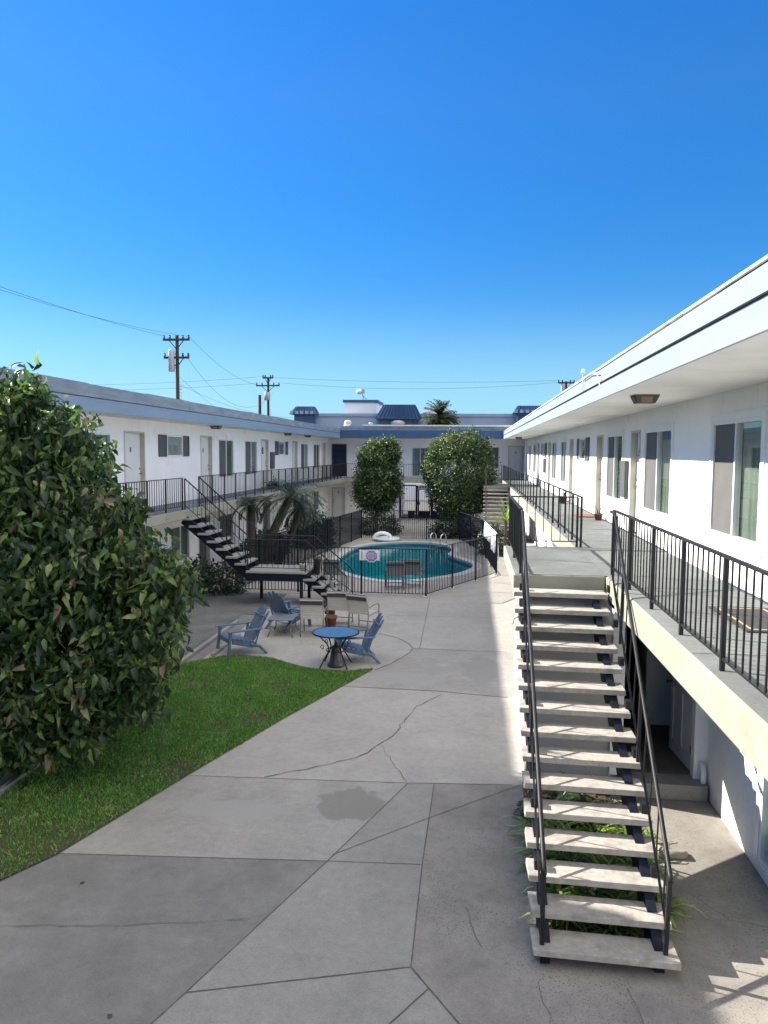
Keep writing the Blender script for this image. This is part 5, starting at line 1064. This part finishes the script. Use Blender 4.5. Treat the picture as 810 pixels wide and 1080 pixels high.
FP = thing('fan_palm', 'shaggy fan palm rising behind the far roof', 'palm', (-3.15, 76, 0)); MB().tube([(-3.15, 76, 0), (-3.1, 76, 4), (-3.15, 76, 7.6)], [.28, .24, .22], 10).build('trunk', M['palmbark'], FP)
V, F_ = frond_mesh(80, 1.95, 22, .75, (-1.3, 1.45), .7, .10); V += np.array([0, 0, 7.9]); obj_from(meshnp('crown', V, F_, M['leaf_fan']), 'crown', FP)
def pole(label, x, y, h, arms, can=None, r=.16, cr=.21, ch=1.5):
    t = thing('utility_pole', label, 'utility pole', (x, y, 0), 0, 'utility poles beyond the roofs'); MB().tube([(x, y, 0), (x, y, h)], [r, r * .75], 8).build('pole', M['wood'], t)
    for z, w in arms:
        a = MB().box(x - w, x + w, y - .20, y - .06, z - .07, z + .07).build('crossarm', M['wood'], t)
        i_ = MB()
        for s in (-.94, -.5, .5, .94): i_.lathe([(.05, 0), (.09, .08), (.05, .14), (.08, .2), (0, .26)], (x + s * w, y - .13, z + .07), 8)
        i_.build('insulator', M['darkpot'], a); MB().bar((x - w * .55, y - .13, z - .05), (x, y - .1, z - .65), .05).bar((x + w * .55, y - .13, z - .05), (x, y - .1, z - .65), .05).build('brace', M['wood'], a)
    if can: MB().lathe([(.0, 0), (cr, 0), (cr, ch * .9), (cr * .85, ch * .97), (0, ch)], (x + can[0], y - .12, can[1]), 12).bar((x + can[0], y - .12, can[1] + ch * .8), (x, y, can[1] + ch * .8), .07).bar((x + can[0], y - .12, can[1] + .25), (x, y, can[1] + .25), .07).build('transformer', M['can'], t, smooth=True)
    for k in range(5): z = h * .72 - k * .22; MB().tube([(x + r, y, z), (x + r + .14, y, z)], .03, 5).build('step_bolt', M['can'], t)
    return t
pole('near wooden utility pole with two crossarms and a pale transformer', -20.0, 51, 12.15, [(11.85, .92), (10.65, .88)], (-.36, 9.72))
pole('farther utility pole with one crossarm and a transformer, in line with the near one', -21.2, 79, 12.0, [(11.95, .55), (11.15, 1.25)], (-.08, 9.65), cr=.32, ch=.85); pole('bare stub of a pole just left of the farther utility pole', -22.1, 79, 10.2, [], None, .2)
pole('utility pole whose crossarm shows over the sunlit roof edge on the right', 9.3, 80, 11.6, [(11.45, .8)], (-.3, 9.9))
def wire(label, p, q, sag, r=.02, grp='power lines across the sky'):
    p, q = Vector(p), Vector(q); r *= .62; pts = [p.lerp(q, t) - Vector((0, 0, sag * 4 * t * (1 - t))) for t in np.linspace(0, 1, 25)]
    return tag(MB().tube(pts, r, 5).build('power_line', M['wire'], smooth=True), label, 'power line', grp)
wire('upper cable running left from the near utility pole', (-20.85, 50.85, 12.1), (-19.6, 4, 12.1), .75); wire('lower cable running left from the near utility pole', (-19.15, 50.85, 12.05), (-18.6, 4, 11.4), 1.0, .018)
wire('cable from the near pole crossarm end to the farther pole', (-19.15, 50.87, 12.1), (-20.0, 78.85, 11.3), 1.3, .018); wire('slack cable sagging between the near and farther poles', (-19.2, 50.87, 10.6), (-20.2, 78.85, 10.9), 2.6, .018)
wire('topmost thin cable crossing the sky above the far building', (-22.4, 79, 12.1), (8.55, 80, 11.7), .35, .022); wire('second thin cable crossing the sky above the far building', (-20.0, 79, 11.45), (10.0, 80, 11.65), .7, .022)
wire('cable crossing behind the near pole from the left edge', (-62, 80, 12.0), (-22.4, 79, 12.05), .7, .022); wire('lower cable crossing behind the near pole from the left edge', (-62, 80, 11.5), (-22.4, 79, 11.4), .7, .022)
wire('low service cable from the near pole down towards the farther roof', (-19.9, 50.9, 8.9), (-15.0, 79, 8.3), 1.2, .016); wire('thin service cable falling from the near pole behind the left roof', (-19.9, 51, 9.4), (-16, 56, 5.7), .3, .014)
wire('low thin cable in front of the far pale building', (-16.0, 78.3, 8.3), (14, 78.3, 7.9), .5, .016)
